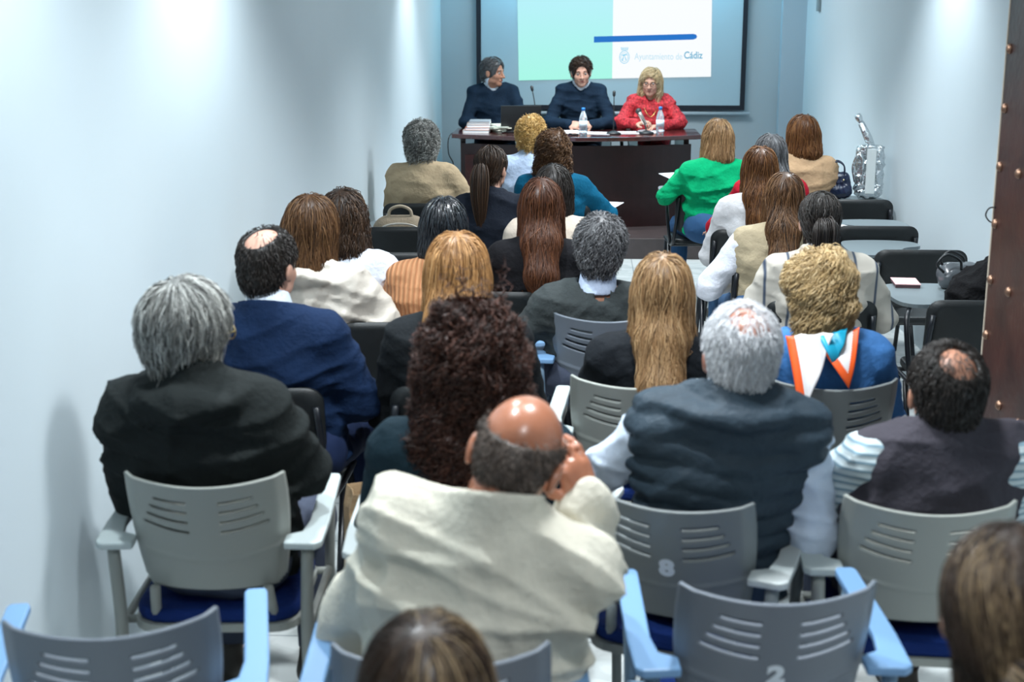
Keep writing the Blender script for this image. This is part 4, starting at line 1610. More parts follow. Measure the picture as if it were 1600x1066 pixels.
# armchairs, near rows
grey_chair(-0.850, 2.29, 12, 'empty slate grey armchair with sky blue arms in the bottom left corner, against the wall', 'slate')
grey_chair(-0.235, 2.20, 4, 'slate grey armchair with sky blue arms under the bald man in the cream jacket', 'slate')
grey_chair(0.398, 2.50, 4, 'empty slate grey armchair with the number 2 on its back', 'slate', '2')
grey_chair(-0.90, 3.10, 3, 'light grey armchair holding the grey-haired man in the black jacket, by the left wall', 'grey')
grey_chair(0.20, 3.0, -17, 'grey armchair with the number 8 holding the man in the quilted vest', 'mid', '8')
grey_chair(0.805, 3.0, -3, 'light grey armchair holding the man in the dark grey vest, right of number 8', 'grey')
grey_chair(-0.285, 3.06, 2, 'light grey armchair mostly hidden behind the bald man, under the woman with dark curls', 'mid')
grey_chair(0.165, 4.04, -4, 'light grey armchair under the woman with very long fair hair', 'grey')
grey_chair(0.775, 4.05, 3, 'grey armchair under the woman with the orange-edged scarf', 'mid')
grey_chair(0.085, 4.94, -6, 'grey armchair under the man in the charcoal sweater', 'slate')
# speakers' chairs
for x, lb in ((-0.77, 'pale chair behind the desk under the grey-haired speaker'), (-0.01, 'pale chair behind the desk under the middle speaker'), (0.59, 'pale chair behind the desk under the woman in red')):
    c = grey_chair(x, 12.34, 180, lb, 'grey', None, PLAT)
# black chairs
BC = [(-0.36, 4.06, 0, 0, 'black chair under the woman with long copper blonde hair'),
      (-1.00, 4.03, 0, 0, 'black chair under the man in the navy suit'),
      (-0.84, 4.93, 4, 0, 'black chair under the woman in the silvery beige jacket'),
      (-0.88, 5.62, 0, 0, 'black chair in the row before the beige jacket, under the woman in white'),
      (-0.38, 5.52, 0, 0, 'black chair under the woman with glossy black hair'),
      (-0.18, 5.66, 0, 0, ''),
      (-0.90, 6.42, 2, 0, 'empty black chair on the left directly in front of the woman in white'),
      (-0.92, 7.20, 2, -1, 'black chair with a grey writing tablet by the left wall, nearest the beige backpack'),
      (-0.13, 6.52, 0, 0, 'black chair under the woman in the cream cardigan'),
      (-0.45, 7.16, 0, 0, 'black chair under the woman with the low ponytail on the left'),
      (-0.95, 8.10, 0, 0, 'black chair under the person with bushy grey hair'),
      (-0.16, 8.10, 0, 1, 'black chair with a writing tablet under the woman in teal'),
      (-0.66, 8.86, 0, 0, ''),
      (0.83, 8.90, 3, -1, 'black chair with a writing tablet under the woman in green'),
      (1.36, 8.95, 0, 0, 'black chair under the woman in the tan jacket'),
      (1.03, 8.10, 0, 0, 'black chair under the grey-haired woman in red'),
      (0.90, 7.20, 0, 0, 'black chair under the woman in white between red and long brown hair'),
      (0.92, 6.30, 0, 0, 'black chair under the woman in the beige vest with very long brown hair'),
      (0.96, 5.42, 0, 0, 'black chair under the woman in the striped cream sweater'),
      (1.66, 8.40, 0, 1, 'empty black writing chair by the right wall, the farthest of the three empty ones'),
      (1.57, 7.36, 0, 1, 'empty black writing chair by the right wall, the middle of the three empty ones'),
      (1.63, 6.62, 0, -1, 'empty black writing chair by the right wall, the nearest of the three in line'),
      (1.60, 5.44, 0, -1, 'black writing chair beside the dark door, holding the pink notebook on its tablet')]
for x, y, rz, tb, lb in BC:
    if lb:
        black_chair(x, y, rz, lb, tb)

# ------------------------------------------------------------------ the people
def F_(n, c, **k):
    return fabric(n, c, **k)


NAVYK = F_('navy_knit', (0.008, 0.020, 0.040), bump=0.35, bs=120)
SHIRTC = F_('pale_shirt', (0.60, 0.66, 0.74), bump=0.15)
DESKH = 0.775
# speakers at the desk (they face the room)
person('P1', "grey-haired man in a navy sweater at the desk's left, looking right", at(770, 110, 12.08), yaw=184, hd=(62, -4, 0), sw=0.155, nz=0.135, b=1.02,
       skin='tan', floor=PLAT, face=True, hands=True, off=(0.02, 0.06),
       under=dict(mat=SHIRTC, g=0.002, ch=0.018, nr=0.003, vneck=0.04, wr=0.003),
       top=dict(name='sweater', mat=NAVYK, g=0.020, ch=0, nr=0.020, vneck=0.08, wr=0.009),
       armL=((-0.25, 0.17, 0.80), (-0.07, 0.33, DESKH), ((0.8, 0.45, 0), (0, 0, -1), 0.4)),
       armR=((0.25, 0.16, 0.80), (0.05, 0.38, DESKH), ((-0.8, 0.4, 0.0), (0, 0, -1), 0.4)),
       hair=dict(brow=0.03, sweep=(0.3, -2.2, 1.2), style='short', col='steel', t=0.013, nape=-0.07, L=0.035, n=1000, lift=0.006))
person('P2', 'dark-haired man in a navy sweater at the middle of the desk, hands clasped', at(908, 110, 12.08), yaw=180, hd=(4, -8, 3), sw=0.155, nz=0.125, b=1.0,
       skin='fair', floor=PLAT, face=True, hands=True, off=(0.0, 0.10),
       under=dict(mat=SHIRTC, g=0.002, ch=0.018, nr=0.003, vneck=0.05, wr=0.003),
       top=dict(name='sweater', mat=NAVYK, g=0.020, ch=0, nr=0.020, vneck=0.10, wr=0.010),
       armL=((-0.27, 0.20, 0.79), (-0.095, 0.36, 0.80), ((1, 0.35, -0.1), (0.3, -0.5, -0.5), 0.75, -1)),
       armR=((0.27, 0.20, 0.79), (0.095, 0.37, 0.80), ((-1, 0.35, -0.1), (-0.3, -0.5, -0.5), 0.75, 1)),
       hair=dict(brow=0.024, sweep=(1.2, -1.6, 1.0), style='short', col='dark_brown', t=0.017, L=0.04, n=1300, lift=0.016, nape=-0.07,  wave=0.004, turns=1.5))
RED = mat('red_patterned_blouse', (0.44, 0.028, 0.038), rough=0.7, spec=0.3, var=(60, 0.6), bump=(60, 0.2))
person('P3', 'blonde woman with glasses in a red patterned blouse seated at the right of the desk', at(1017, 126, 12.08), yaw=180, hd=(-10, -6, -2), sw=0.145, nz=0.13, b=0.98, hs=0.96,
       skin='fair', floor=PLAT, face=True, hands=True, off=(0.0, 0.08), glasses=('dark_glasses_frame', (0.02, 0.012, 0.012)),
       top=dict(name='blouse', mat=RED, g=0.018, ch=0.002, nr=0.018, vneck=0.10, wr=0.012),
       armL=((-0.26, 0.17, 0.80), (-0.06, 0.34, 0.785), ((0.7, 0.6, 0), (0, 0, -1), 0.4)),
       armR=((0.26, 0.19, 0.80), (0.12, 0.36, 0.80), ((-0.7, 0.5, 0.3), (-0.4, 0, -0.8), 0.7)),
       hair=dict(style='bob', col='pale_blonde', vary=0.2, t=0.018, w=0.018, n=1000, L=0.17, cut=0.0, brow=0.014, sweep=(1.6, -0.8, 0.4)))
lk = MB().tube(curve_pts([(-0.06, 0.065, 1.0 - PLAT + 0.12), (-0.045, 0.15, 0.90), (0, 0.175, 0.85), (0.045, 0.15, 0.90), (0.06, 0.065, 0.955)], 5), 0.003, 6).build('necklace', mat('gold_chain', (0.5, 0.35, 0.12), metal=0.9, rough=0.3), PEOPLE['P3']['root'], True)

TOP = lambda n, c, **k: dict(mat=F_(n, c), **k)
# audience, from the desk backwards
person('A1', 'person with bushy grey hair in a beige sweater by the left wall', at(660, 217, 8.35), yaw=-4, off=(-0.03, 0.03), sw=0.165, b=1.02, hs=0.95,
       top=TOP('beige_knit', (0.47, 0.36, 0.23), name='sweater', g=0.022, ch=0.025, wr=0.008), hair=dict(style='curly', col='silver', vary=0.3, big=0.022, w=0.004, ln=0, n=1900, L=0.05, curl=0.006, bump=0.006, jitter=1.1, rad=0.0016),
       armL=((-0.23, 0.09, 0.68), (-0.1, 0.33, 0.64)), armR=((0.30, 0.10, 0.66), (0.16, 0.34, 0.66)))
person('A2', 'woman with curly golden blonde hair in a pale blue shirt, nearest the desk', at(830, 207, 8.95), yaw=0, off=(0.03, 0.04), sw=0.15, b=0.92, hs=0.95,
       top=TOP('pale_blue_shirt', (0.50, 0.62, 0.82), name='shirt', g=0.018, ch=0.03), hair=dict(style='curly', col='blonde', big=0.010, w=0.0, n=1200, L=0.06, curl=0.007, bump=0.006))
person('A3', 'woman with shoulder-length curly brown hair in a teal blue top', at(865, 232, 8.2), yaw=-6, off=(-0.02, 0.07), sw=0.165, b=1.0, hs=0.95,
       top=TOP('teal_blue_knit', (0.003, 0.095, 0.18), name='top', g=0.018, ch=0.01), armR=((0.30, 0.16, 0.72), (0.26, 0.42, 0.70)),
       hair=dict(style='curly', col='brown', big=0.012, w=0.006, len=0.08, n=1400, L=0.09, curl=0.009, turns=2.0, bump=0.008))
person('A4', 'woman with straight golden hair in a bright green blouse', at(1120, 212, 8.95), yaw=8, hd=(10, -8, 5), off=(0.02, 0.08), sw=0.165, b=1.05, hs=0.95,
       top=TOP('bright_green_satin', (0.0, 0.33, 0.13), name='blouse', g=0.022, wr=0.012, ch=0.01), armL=((-0.30, 0.10, 0.74), (-0.14, 0.34, 0.86)), armR=((0.27, 0.1, 0.70), (0.12, 0.30, 0.66)),
       trousers=(0.03, 0.09, 0.20), shoes=(0.33, 0.14, 0.05),
       hair=dict(style='bob', col='golden', t=0.014, w=0.014, len=0.055, n=1500, L=0.22))
person('A5', 'woman with a chestnut bob in a tan jacket, rightmost in the front row', at(1253, 207, 9), yaw=4, hd=(20, -3, 0), off=(-0.01, 0.04), sw=0.165, b=1.05, hs=0.96, glasses=('dark_glasses_frame', (0.02, 0.012, 0.012)),
       top=TOP('tan_jacket_cloth', (0.44, 0.29, 0.17), name='jacket', g=0.024, wr=0.010, ch=0.01), hair=dict(style='bob', col='chestnut', t=0.020, w=0.018, len=0.02, n=1200, L=0.2))
person('B1', 'woman with a long low brown ponytail in a dark navy blazer', at(768, 258, 7.3), yaw=-3, hd=(-22, -5, 0), off=(-0.04, 0.06), sw=0.165, b=1.0, hs=0.95,
       top=TOP('dark_navy_blazer', (0.012, 0.016, 0.026), name='blazer', g=0.020, ch=0.01, wr=0.009),
       hair=dict(style='pony', col='dark_brown', spec=0.25, t=0.008, n=900, tail=[(0, -0.035, -0.06), (0.0, -0.055, -0.17), (0.005, -0.05, -0.33)], n2=260, tr=0.032))
person('B2', 'woman with dark greying hair and a necklace in a cream cardigan', at(865, 292, 6.6), yaw=4, hd=(-14, -4, 0), off=(0.02, 0.05), sw=0.16, b=1.0, hs=0.95,
       top=TOP('cream_cardigan_knit', (0.56, 0.48, 0.40), name='cardigan', g=0.022, ch=0.015), hair=dict(style='bob', col='near_black', t=0.014, w=0.006, n=900))
person('B3', 'woman with long dark grey hair in a red top and blue jeans', at(1203, 238, 8.2), yaw=14, hd=(4, -5, 0), off=(0.0, 0.04), sw=0.165, b=1.0, hs=0.95,
       top=TOP('crimson_knit', (0.36, 0.008, 0.022), name='top', g=0.018), trousers=(0.05, 0.12, 0.24), armL=((-0.29, 0.12, 0.66), (-0.22, 0.35, 0.60)),
       hair=dict(style='long', col='steel', t=0.014, w=0.006, len=0.10, n=1000, L=0.26, sx=1.4))
person('B4', 'woman with reddish brown hair in a white top, behind the red top', at(1187, 260, 7.3), yaw=0, off=(0.02, 0.04), sw=0.155, b=0.95, hs=0.95,
       top=TOP('white_cotton', (0.62, 0.62, 0.64), name='top', g=0.018), trousers=(0.05, 0.12, 0.24), hair=dict(style='long', col='chestnut', t=0.014, w=0.008, len=0.04, n=1200, L=0.28, sx=1.45))
person('C0', 'woman with wavy dark brown hair in a white blouse, by the left wall', at(537, 335, 5.75), yaw=-8, off=(-0.05, 0.03), sw=0.16, b=0.95, hs=0.95,
       top=TOP('white_blouse_cotton', (0.64, 0.67, 0.75), name='blouse', g=0.018), armL=((-0.20, 0.08, 0.70), (-0.1, 0.33, 0.64)), armR=((0.20, 0.10, 0.70), (0.1, 0.33, 0.64)), hair=dict(style='bob', col='dark_brown', t=0.018, w=0.020, len=0.05, n=1500, L=0.22, wave=0.009, turns=2.2))
PEACH = stripe_mat('peach_ribbed_knit', (0.60, 0.29, 0.14), (0.48, 0.20, 0.09), 'X', 14, 0.75, bump=0.6)
person('C1', 'woman with glossy black hair in a peach ribbed sweater', at(695, 350, 5.6), yaw=-10, hd=(-6, -10, 0), off=(0.05, 0.08), sw=0.155, b=0.95, hs=0.95,
       top=dict(name='sweater', mat=PEACH, g=0.016), armL=((-0.20, 0.10, 0.70), (-0.1, 0.33, 0.64)), hair=dict(style='bob', col='black', t=0.016, w=0.006, n=1400, L=0.22, rough=0.22, spec=0.9))
person('C2', 'woman with very long dark auburn hair in a black top', at(846, 318, 5.75), yaw=2, off=(0.0, 0.02), sw=0.165, b=1.02, hs=0.95,
       top=TOP('black_top_cotton', (0.008, 0.008, 0.010), name='top', g=0.016), hair=dict(style='long', col='auburn', t=0.014, w=0.010, len=0.25, n=1900, L=0.36, sx=1.35, vary=0.15))
BVEST = F_('beige_vest_knit', (0.36, 0.30, 0.20))
person('C3', 'woman with very long brown hair in a white blouse and beige vest, left elbow out', at(1225, 305, 6.4), yaw=0, hd=(-6, -4, 2), off=(0.05, 0.05), sw=0.16, b=0.92, hs=0.95,
       top=TOP('white_poplin', (0.66, 0.68, 0.75), name='blouse', g=0.016, sg=0.026), vest=dict(mat=BVEST, g=0.032, ch=0.0, name='knitted_vest'),
       armL=((-0.275, 0.04, 0.66), (-0.12, 0.30, 0.66)), trousers=(0.04, 0.09, 0.18), hair=dict(style='long', col='brown', t=0.013, w=0.008, len=0.24, n=1900, L=0.36, sx=1.3))
STRI = stripe_mat('striped_cream_knit', (0.44, 0.41, 0.36), (0.04, 0.06, 0.10), 'X', 3.6, 0.985, bump=0.15)
person('C4', 'woman with a dark ponytail in a cream sweater with thin navy stripes', at(1281, 340, 5.55), yaw=0, hd=(0, -2, 0), off=(0.0, 0.05), sw=0.165, b=1.05, hs=0.95,
       top=dict(name='sweater', mat=STRI, g=0.030, sg=0.026, wr=0.008), armL=((-0.27, 0.04, 0.70), (-0.16, 0.32, 0.64)), armR=((0.27, 0.06, 0.70), (0.2, 0.33, 0.66)),
       hair=dict(style='pony', col='near_black', t=0.008, n=1100, tail=[(0, -0.03, -0.03), (0.0, -0.02, -0.10), (0.0, -0.02, -0.20)], n2=240, tr=0.034))
person('D0', 'woman with straight brown hair in a crumpled silvery beige jacket', at(487, 352, 5.1), yaw=-12, hd=(-4, -6, 4), off=(-0.03, 0.05), sw=0.175, b=1.05, hs=0.97,
       top=dict(name='jacket', mat=mat('silvery_beige_shell', (0.50, 0.45, 0.39), rough=0.42, spec=0.4, bump=(12, 0.35), var=(8, 0.06)), g=0.034, wr=0.012, fq=26, ch=0.02, extra=[((0, -0.10, -0.01), (0.11, 0.045, 0.045))]),
       armL=((-0.20, 0.10, 0.70), (-0.08, 0.34, 0.64)), armR=((0.31, 0.08, 0.68), (0.16, 0.34, 0.64)), hair=dict(style='bob', col='brown', t=0.021, w=0.020, len=0.085, n=2400, L=0.26, rad=0.0016))
person('D1', 'balding dark-haired man in a navy blue suit jacket by the left wall', at(420, 408, 4.2), yaw=-6, hd=(-16, -2, 2), off=(-0.05, 0.03), sw=0.165, b=0.98, skin='fair',
       top=TOP('navy_suit_wool', (0.005, 0.016, 0.048), name='suit_jacket', g=0.030, wr=0.008, ch=0.002, nr=0.024), collar=(SHIRTC, 0.010, 0.085), far=False,
       trousers=(0.01, 0.02, 0.06), armL=((-0.225, 0.08, 0.74), (-0.1, 0.33, 0.64)), armR=((0.225, 0.05, 0.72), (0.22, 0.33, 0.62)),
       hair=dict(style='bald', col='near_black', t=0.009, n=2600, crown=((0.0, -0.050, 0.105), (0.048, 0.062, 0.060), 0.12), rad=0.0013, length=0.02))
person('D2', 'woman with long copper blonde hair in a black jacket', at(715, 420, 4.2), yaw=4, hd=(-4, -2, 0), off=(0.0, 0.03), sw=0.165, b=1.0, hs=0.98,
       top=TOP('black_jacket_cloth', (0.010, 0.012, 0.014), name='jacket', g=0.024), hair=dict(style='long', col='copper', t=0.020, w=0.026, len=0.07, n=2800, L=0.34, sx=1.4, rad=0.0016, far=False))
person('D3', 'man with wavy iron grey hair in a charcoal sweater and pale blue collar', at(938, 383, 5.1), yaw=4, hd=(-8, 0, 3), off=(0.03, -0.04), sw=0.178, b=1.0, skin='tan',
       top=TOP('charcoal_knit', (0.040, 0.047, 0.048), name='sweater', g=0.022, ch=0.0, nr=0.024, wr=0.008), collar=(F_('ice_blue_shirt', (0.50, 0.58, 0.74)), 0.010, 0.085),
       armL=((-0.30, 0.03, 0.66), (-0.16, 0.33, 0.62)), hair=dict(style='short', col='steel', t=0.018, n=2000, L=0.045, curl=0.004, turns=1.2, lift=0.012, rad=0.0017))
person('E1', 'man with thick grey hair, glasses and a black hooded jacket', at(292, 508, 3.27), yaw=-4, hd=(-36, -4, 4), off=(-0.04, -0.03), sw=0.178, b=1.05, hs=1.0, skin='fair',
       glasses=('horn_glasses_frame', (0.20, 0.15, 0.05)), far=False,
       top=TOP('black_parka_cloth', (0.012, 0.015, 0.015), name='hooded_jacket', g=0.034, wr=0.013, fq=18, ch=0.045, nr=0.022,
               extra=[((0.0, -0.10, -0.005), (0.135, 0.055, 0.055)), ((-0.10, -0.03, 0.0), (0.05, 0.07, 0.05)), ((0.11, -0.03, -0.005), (0.06, 0.07, 0.045))]),
       armR=((0.215, 0.08, 0.77), (0.06, 0.28, 0.72)), armL=((-0.225, 0.04, 0.70), (-0.14, 0.30, 0.62)),
       hair=dict(style='short', col='silver', t=0.019, n=3600, L=0.13, lift=0.012, nape=-0.125, ears=False, rad=0.0015, vary=0.28, out=0.7, wave=0.003, turns=1.2, cut=0.008))
person('E2', 'woman with a huge mass of dark reddish curls in a dark teal top', at(738, 560, 3.2), yaw=2, off=(0.0, 0.0), sw=0.185, b=1.05, hs=1.0,
       top=TOP('dark_teal_knit', (0.010, 0.024, 0.034), name='top', g=0.022, fq=16), far=False,
       hair=dict(style='curly', col='burgundy', big=0.036, w=0.016, len=0.17, n=4200, L=0.11, curl=0.011, turns=3.2, bump=0.012, bf=60, rad=0.0015, h=0.008, steps=18, vary=0.22))
person('E3', 'woman with very long straight fair brown hair in a black top', at(1035, 450, 4.2), yaw=0, hd=(-4, 0, 0), off=(0.02, -0.05), sw=0.16, b=0.98, hs=0.96,
       top=TOP('black_knit', (0.008, 0.010, 0.013), name='top', g=0.020), far=False,
       hair=dict(style='long', col='golden', t=0.015, w=0.012, len=0.26, n=3400, L=0.38, sx=1.28, rad=0.0014, lift=0.012))
person('E4', 'woman with short wavy blonde hair in a blue sweater and a white and orange scarf', at(1278, 445, 4.2), yaw=2, hd=(6, -4, 0), off=(-0.045, -0.04), sw=0.165, b=1.0, hs=0.98, skin='fair',
       top=TOP('cornflower_blue_knit', (0.045, 0.15, 0.37), name='sweater', g=0.020, ch=-0.012, nr=0.03, fq=16), far=False,
       armL=((-0.27, 0.06, 0.66), (-0.14, 0.32, 0.62)),
       hair=dict(style='curly', col='ash_blonde', big=0.016, w=0.0, n=4200, L=0.07, curl=0.009, turns=1.1, bump=0.010, bf=50, rad=0.0013, jitter=0.3, lift=0.006))
person('F3', 'man with short white hair in a quilted dark blue vest and pale shirt', at(1157, 547, 3.2), yaw=-6, hd=(8, -4, 3), off=(0.065, -0.01), sw=0.172, nz=0.135, b=1.03, hs=1.02, skin='red', far=False,
       top=dict(name='shirt', mat=F_('pale_blue_poplin', (0.56, 0.64, 0.76), bump=0.1), g=0.014, sg=0.022, ch=0.05, nr=0.006, wr=0.010),
       vest=dict(mat=F_('slate_quilted_nylon', (0.030, 0.046, 0.062), rough=0.55, sheen=0.0), g=0.036, ch=0.028, nr=0.026, quilt=0.055, wr=0.006, name='quilted_vest', wide=0.93, extra=[((0, -0.085, 0.0), (0.12, 0.05, 0.042)), ((0.09, -0.03, 0.0), (0.06, 0.06, 0.04)), ((-0.09, -0.03, 0.0), (0.05, 0.06, 0.04))]),
       armL=((-0.31, 0.10, 0.74), (-0.30, 0.34, 0.68)), armR=((0.26, 0.0, 0.68), (0.24, 0.28, 0.60)), trousers=(0.03, 0.05, 0.09),
       collar=(SHIRTC, 0.012, 0.090), hair=dict(style='short', col='white', t=0.011, n=3600, L=0.03, lift=0.006, crown=((0.01, -0.06, 0.105), (0.052, 0.060, 0.055), 0.72), rad=0.0012, jitter=0.5))
STS = stripe_mat('blue_striped_shirt', (0.52, 0.60, 0.62), (0.20, 0.30, 0.36), 'Z', 16, 0.72, bump=0.2)
person('F4', 'man with thinning dark hair in a dark grey vest over striped sleeves', at(1478, 607, 3.22), yaw=6, hd=(-8, -6, 3), off=(0.03, -0.02), sw=0.165, nz=0.115, b=1.05, hs=1.0, skin='tan', far=False,
       top=dict(name='striped_shirt', mat=STS, g=0.016, sg=0.034, ch=0.035, nr=0.006, sleeve=0.5, wr=0.008),
       vest=dict(mat=F_('graphite_vest_cloth', (0.048, 0.044, 0.055), sheen=0.0), g=0.036, ch=0.015, nr=0.020, wr=0.012, fq=16, name='vest'),
       armL=((-0.225, 0.05, 0.77), (-0.18, 0.32, 0.62)),
       hair=dict(style='bald', col='near_black', t=0.012, n=3400, crown=((0.008, -0.07, 0.095), (0.048, 0.05, 0.058), 0.60), rad=0.0013, length=0.022, lift=0.002))
person('G', 'bald man in a cream jacket leaning right, hand at his cheek', at(805, 705, 2.5), yaw=-10, hd=(0, -42, 17), off=(0.105, 0.03), sw=0.178, nz=0.12, b=1.1, hs=1.05, skin='sunny', far=False, hands=True, tilt=0.035, knee=0.38,
       top=TOP('cream_jacket_cotton', (0.60, 0.57, 0.48), name='jacket', g=0.034, wr=0.017, fq=15, ch=0.012, nr=0.016, an=(1.0, 0.8, 1.5)),
       armL=((-0.27, 0.12, 0.66), (-0.14, 0.34, 0.62)),
       armR=((0.20, 0.27, 0.80), (0.215, 0.175, 0.965), ((-0.30, -0.02, 1.0), (-0.75, 0.65, 0.0), 0.55, -1)), trousers=(0.10, 0.09, 0.06),
       hair=dict(style='bald', col='fringe', t=0.004, n=3000, crown=((0.0, -0.040, 0.098), (0.082, 0.135, 0.120), 0.0), rad=0.0009, length=0.012, vary=0.3))
person('H1', 'woman with dark hair and fair highlights, cut off by the bottom edge', at(668, 1080, 1.72), yaw=0, off=(0, 0.03), sw=0.165, hs=0.98, far=False,
       top=TOP('dark_sweater_knit', (0.03, 0.03, 0.035), name='sweater', g=0.02), knee=0.38,
       hair=dict(style='long', col='highlight', t=0.014, w=0.012, len=0.08, n=3600, L=0.26, sx=1.35, rad=0.0010, streak=(0.02, 0.035)))
person('H2', 'woman with brown hair in a messy low bun, cut off by the bottom right corner', at(1575, 945, 1.77), yaw=0, hd=(-10, -8, 2), off=(0, 0.03), sw=0.165, hs=0.98, far=False, knee=0.38,
       top=TOP('dark_top_jersey', (0.03, 0.028, 0.03), name='top', g=0.018, ch=-0.01),
       hair=dict(style='bun', col='highlight', t=0.012, n=3600, length=0.12, rad=0.0010, streak=(-0.04, 0.03), tail=[(0.03, -0.05, -0.02), (0.05, -0.04, -0.07), (0.0, -0.03, -0.10), (-0.03, -0.03, -0.05)], n2=500, tr=0.042))

# scarf of the woman in blue
SCW = mat('scarf_white_silk', (0.72, 0.70, 0.70), rough=0.5, sheen=0.2)
SCO = mat('scarf_orange_silk', (0.80, 0.10, 0.012), rough=0.5)
SCT = mat('scarf_turquoise_silk', (0.01, 0.32, 0.50), rough=0.4)


def drape(name, A, B, C_, n, mats, border, parent, amp=0.008, waves=3.0, bsides=(1, 1, 0), normal=(0, -1, 0)):
    """triangular cloth hanging from edge A-B to tip C, border strip along chosen sides"""
    A, B, C_ = Vector(A), Vector(B), Vector(C_)
    nv = Vector(normal)
    mb = MB()
    idx = {}
    vs = []
    for i in range(n + 1):
        for j in range(n + 1 - i):
            a, b = i / n, j / n
            p = A * (1 - a - b) + B * a + C_ * b
            wv = amp * math.sin(waves * 2 * PI * a + b * 1.0) * (0.3 + 0.7 * (1 - b))
            p = p + nv * (wv + 0.02 * math.sin(PI * min(1, b)) )
            idx[(i, j)] = len(vs)
            vs.append(p)
    fs, ms = [], []
    for i in range(n):
        for j in range(n - i):
            for tri in (((i, j), (i + 1, j), (i, j + 1)), ((i + 1, j), (i + 1, j + 1), (i, j + 1))):
                if all(t in idx for t in tri):
                    a = sum(t[0] for t in tri) / 3 / n
                    b = sum(t[1] for t in tri) / 3 / n
                    c = 1 - a - b
                    m = 0
                    if (bsides[0] and a < border) or (bsides[1] and c < border) or (bsides[2] and b < border):
                        m = 1
                    fs.append(tuple(idx[t] for t in tri))
                    ms.append(m)
    mb.add(vs, fs)
    mb.m = ms
    o = mb.build(name, mats, parent, True)
    s = o.modifiers.new('thickness', 'SOLIDIFY')
    s.thickness = 0.004
    return o


pe = PEOPLE['E4']
N = pe['P']['N0']
rt = pe['root']
yb = N.y - 0.135
drape('scarf_tail', (N.x - 0.125, yb + 0.04, N.z + 0.03), (N.x + 0.005, yb - 0.004, N.z + 0.05), (N.x - 0.085, yb - 0.035, N.z - 0.215), 26, [SCW, SCO], 0.16, rt, bsides=(1, 0, 0), amp=0.010, waves=2.2)
drape('scarf_tip', (N.x - 0.02, yb + 0.01, N.z - 0.01), (N.x + 0.095, yb + 0.05, N.z + 0.055), (N.x + 0.055, yb - 0.02, N.z - 0.115), 26, [SCW, SCO], 0.17, rt, bsides=(1, 1, 0), amp=0.005, waves=1.0)
drape('scarf_fold', (N.x - 0.035, yb + 0.012, N.z + 0.035), (N.x + 0.055, yb + 0.030, N.z + 0.055), (N.x + 0.010, yb - 0.006, N.z - 0.050), 16, [SCT, SCO], 0.0, rt, bsides=(0, 0, 0), amp=0.006, waves=2.0, normal=(0, -1, 0))
m = MB()
ring_ = [(N.x + 0.078 * math.cos(a), N.y - 0.005 + 0.078 * math.sin(a), N.z + 0.045 + 0.012 * math.sin(a * 2)) for a in [2 * PI * i / 24 for i in range(25)]]
m.tube(ring_, 0.015, 8)
m.build('scarf_band', SCW, rt, True)
# necklace of the woman in the cream cardigan
pb = PEOPLE['B2']
N = pb['P']['N0']
MB().tube([(N.x + 0.070 * math.cos(a), N.y + 0.072 * math.sin(a), N.z + 0.02) for a in [2 * PI * i / 24 for i in range(25)]], 0.006, 6).build('necklace', mat('bronze_beads', (0.35, 0.20, 0.08), rough=0.3, metal=0.6), pb['root'], True)
# back seams and a yoke on the cream jacket, sleeve cuff
# ------------------------------------------------------------------ bags, papers and other loose things
def sdf_mesh(name, lo, hi, h, fn):
    F = Field(np.arange(lo[0], hi[0], h), np.arange(lo[1], hi[1], h), np.arange(lo[2], hi[2], h))
    fn(F)
    V, Q = F.surf()
    return mesh_from(name, V, Q)


def with_mat(me, m):
    me.materials.append(m)
    return me


# beige backpack on the tablet chair near the left wall
bp = thing('backpack', 'beige canvas backpack with a top handle on the black chair by the left wall', 'backpack', (-1.00, 7.62, 0.464), R(4))
CANV = mat('beige_canvas', (0.27, 0.215, 0.15), rough=0.85, bump=(120, 0.3), var=(20, 0.1))
with_mat(link('pack_body', sdf_mesh('pack_body', (-0.22, -0.16, -0.01), (0.22, 0.16, 0.42), 0.009, lambda F: (F.cap((-0.08, 0, 0.10), (0.08, 0, 0.10), 0.10, k=0.02, sc=(1, 0.85, 1)), F.cap((-0.06, 0, 0.24), (0.06, 0, 0.24), 0.10, k=0.05, sc=(1, 0.8, 1)), F.cap((-0.06, -0.07, 0.10), (0.06, -0.07, 0.10), 0.065, k=0.02, sc=(1, 0.6, 1)), F.plane((0, 0, 0.0), (0, 0, -1)))), bp).data, CANV)
MB().tube(curve_pts([(-0.065, -0.02, 0.315), (-0.055, -0.02, 0.37), (0, -0.02, 0.392), (0.055, -0.02, 0.37), (0.065, -0.02, 0.315)], 5), 0.009, 8).build('top_handle', mat('tan_webbing', (0.40, 0.33, 0.24), rough=0.8), bp, True)
MB().tube(curve_pts([(-0.15, -0.055, 0.18), (-0.10, -0.085, 0.28), (0, -0.09, 0.305), (0.10, -0.085, 0.28), (0.15, -0.055, 0.18)], 5), 0.005, 6).build('zip', mat('zip_grey', (0.5, 0.47, 0.42), rough=0.5), bp, True)
for s in (-1, 1):
    MB().tube(curve_pts([(s * 0.07, 0.07, 0.31), (s * 0.10, 0.12, 0.22), (s * 0.10, 0.10, 0.06)], 5), 0.012, 8, 0.5).build('shoulder_strap', CANV, bp, True)

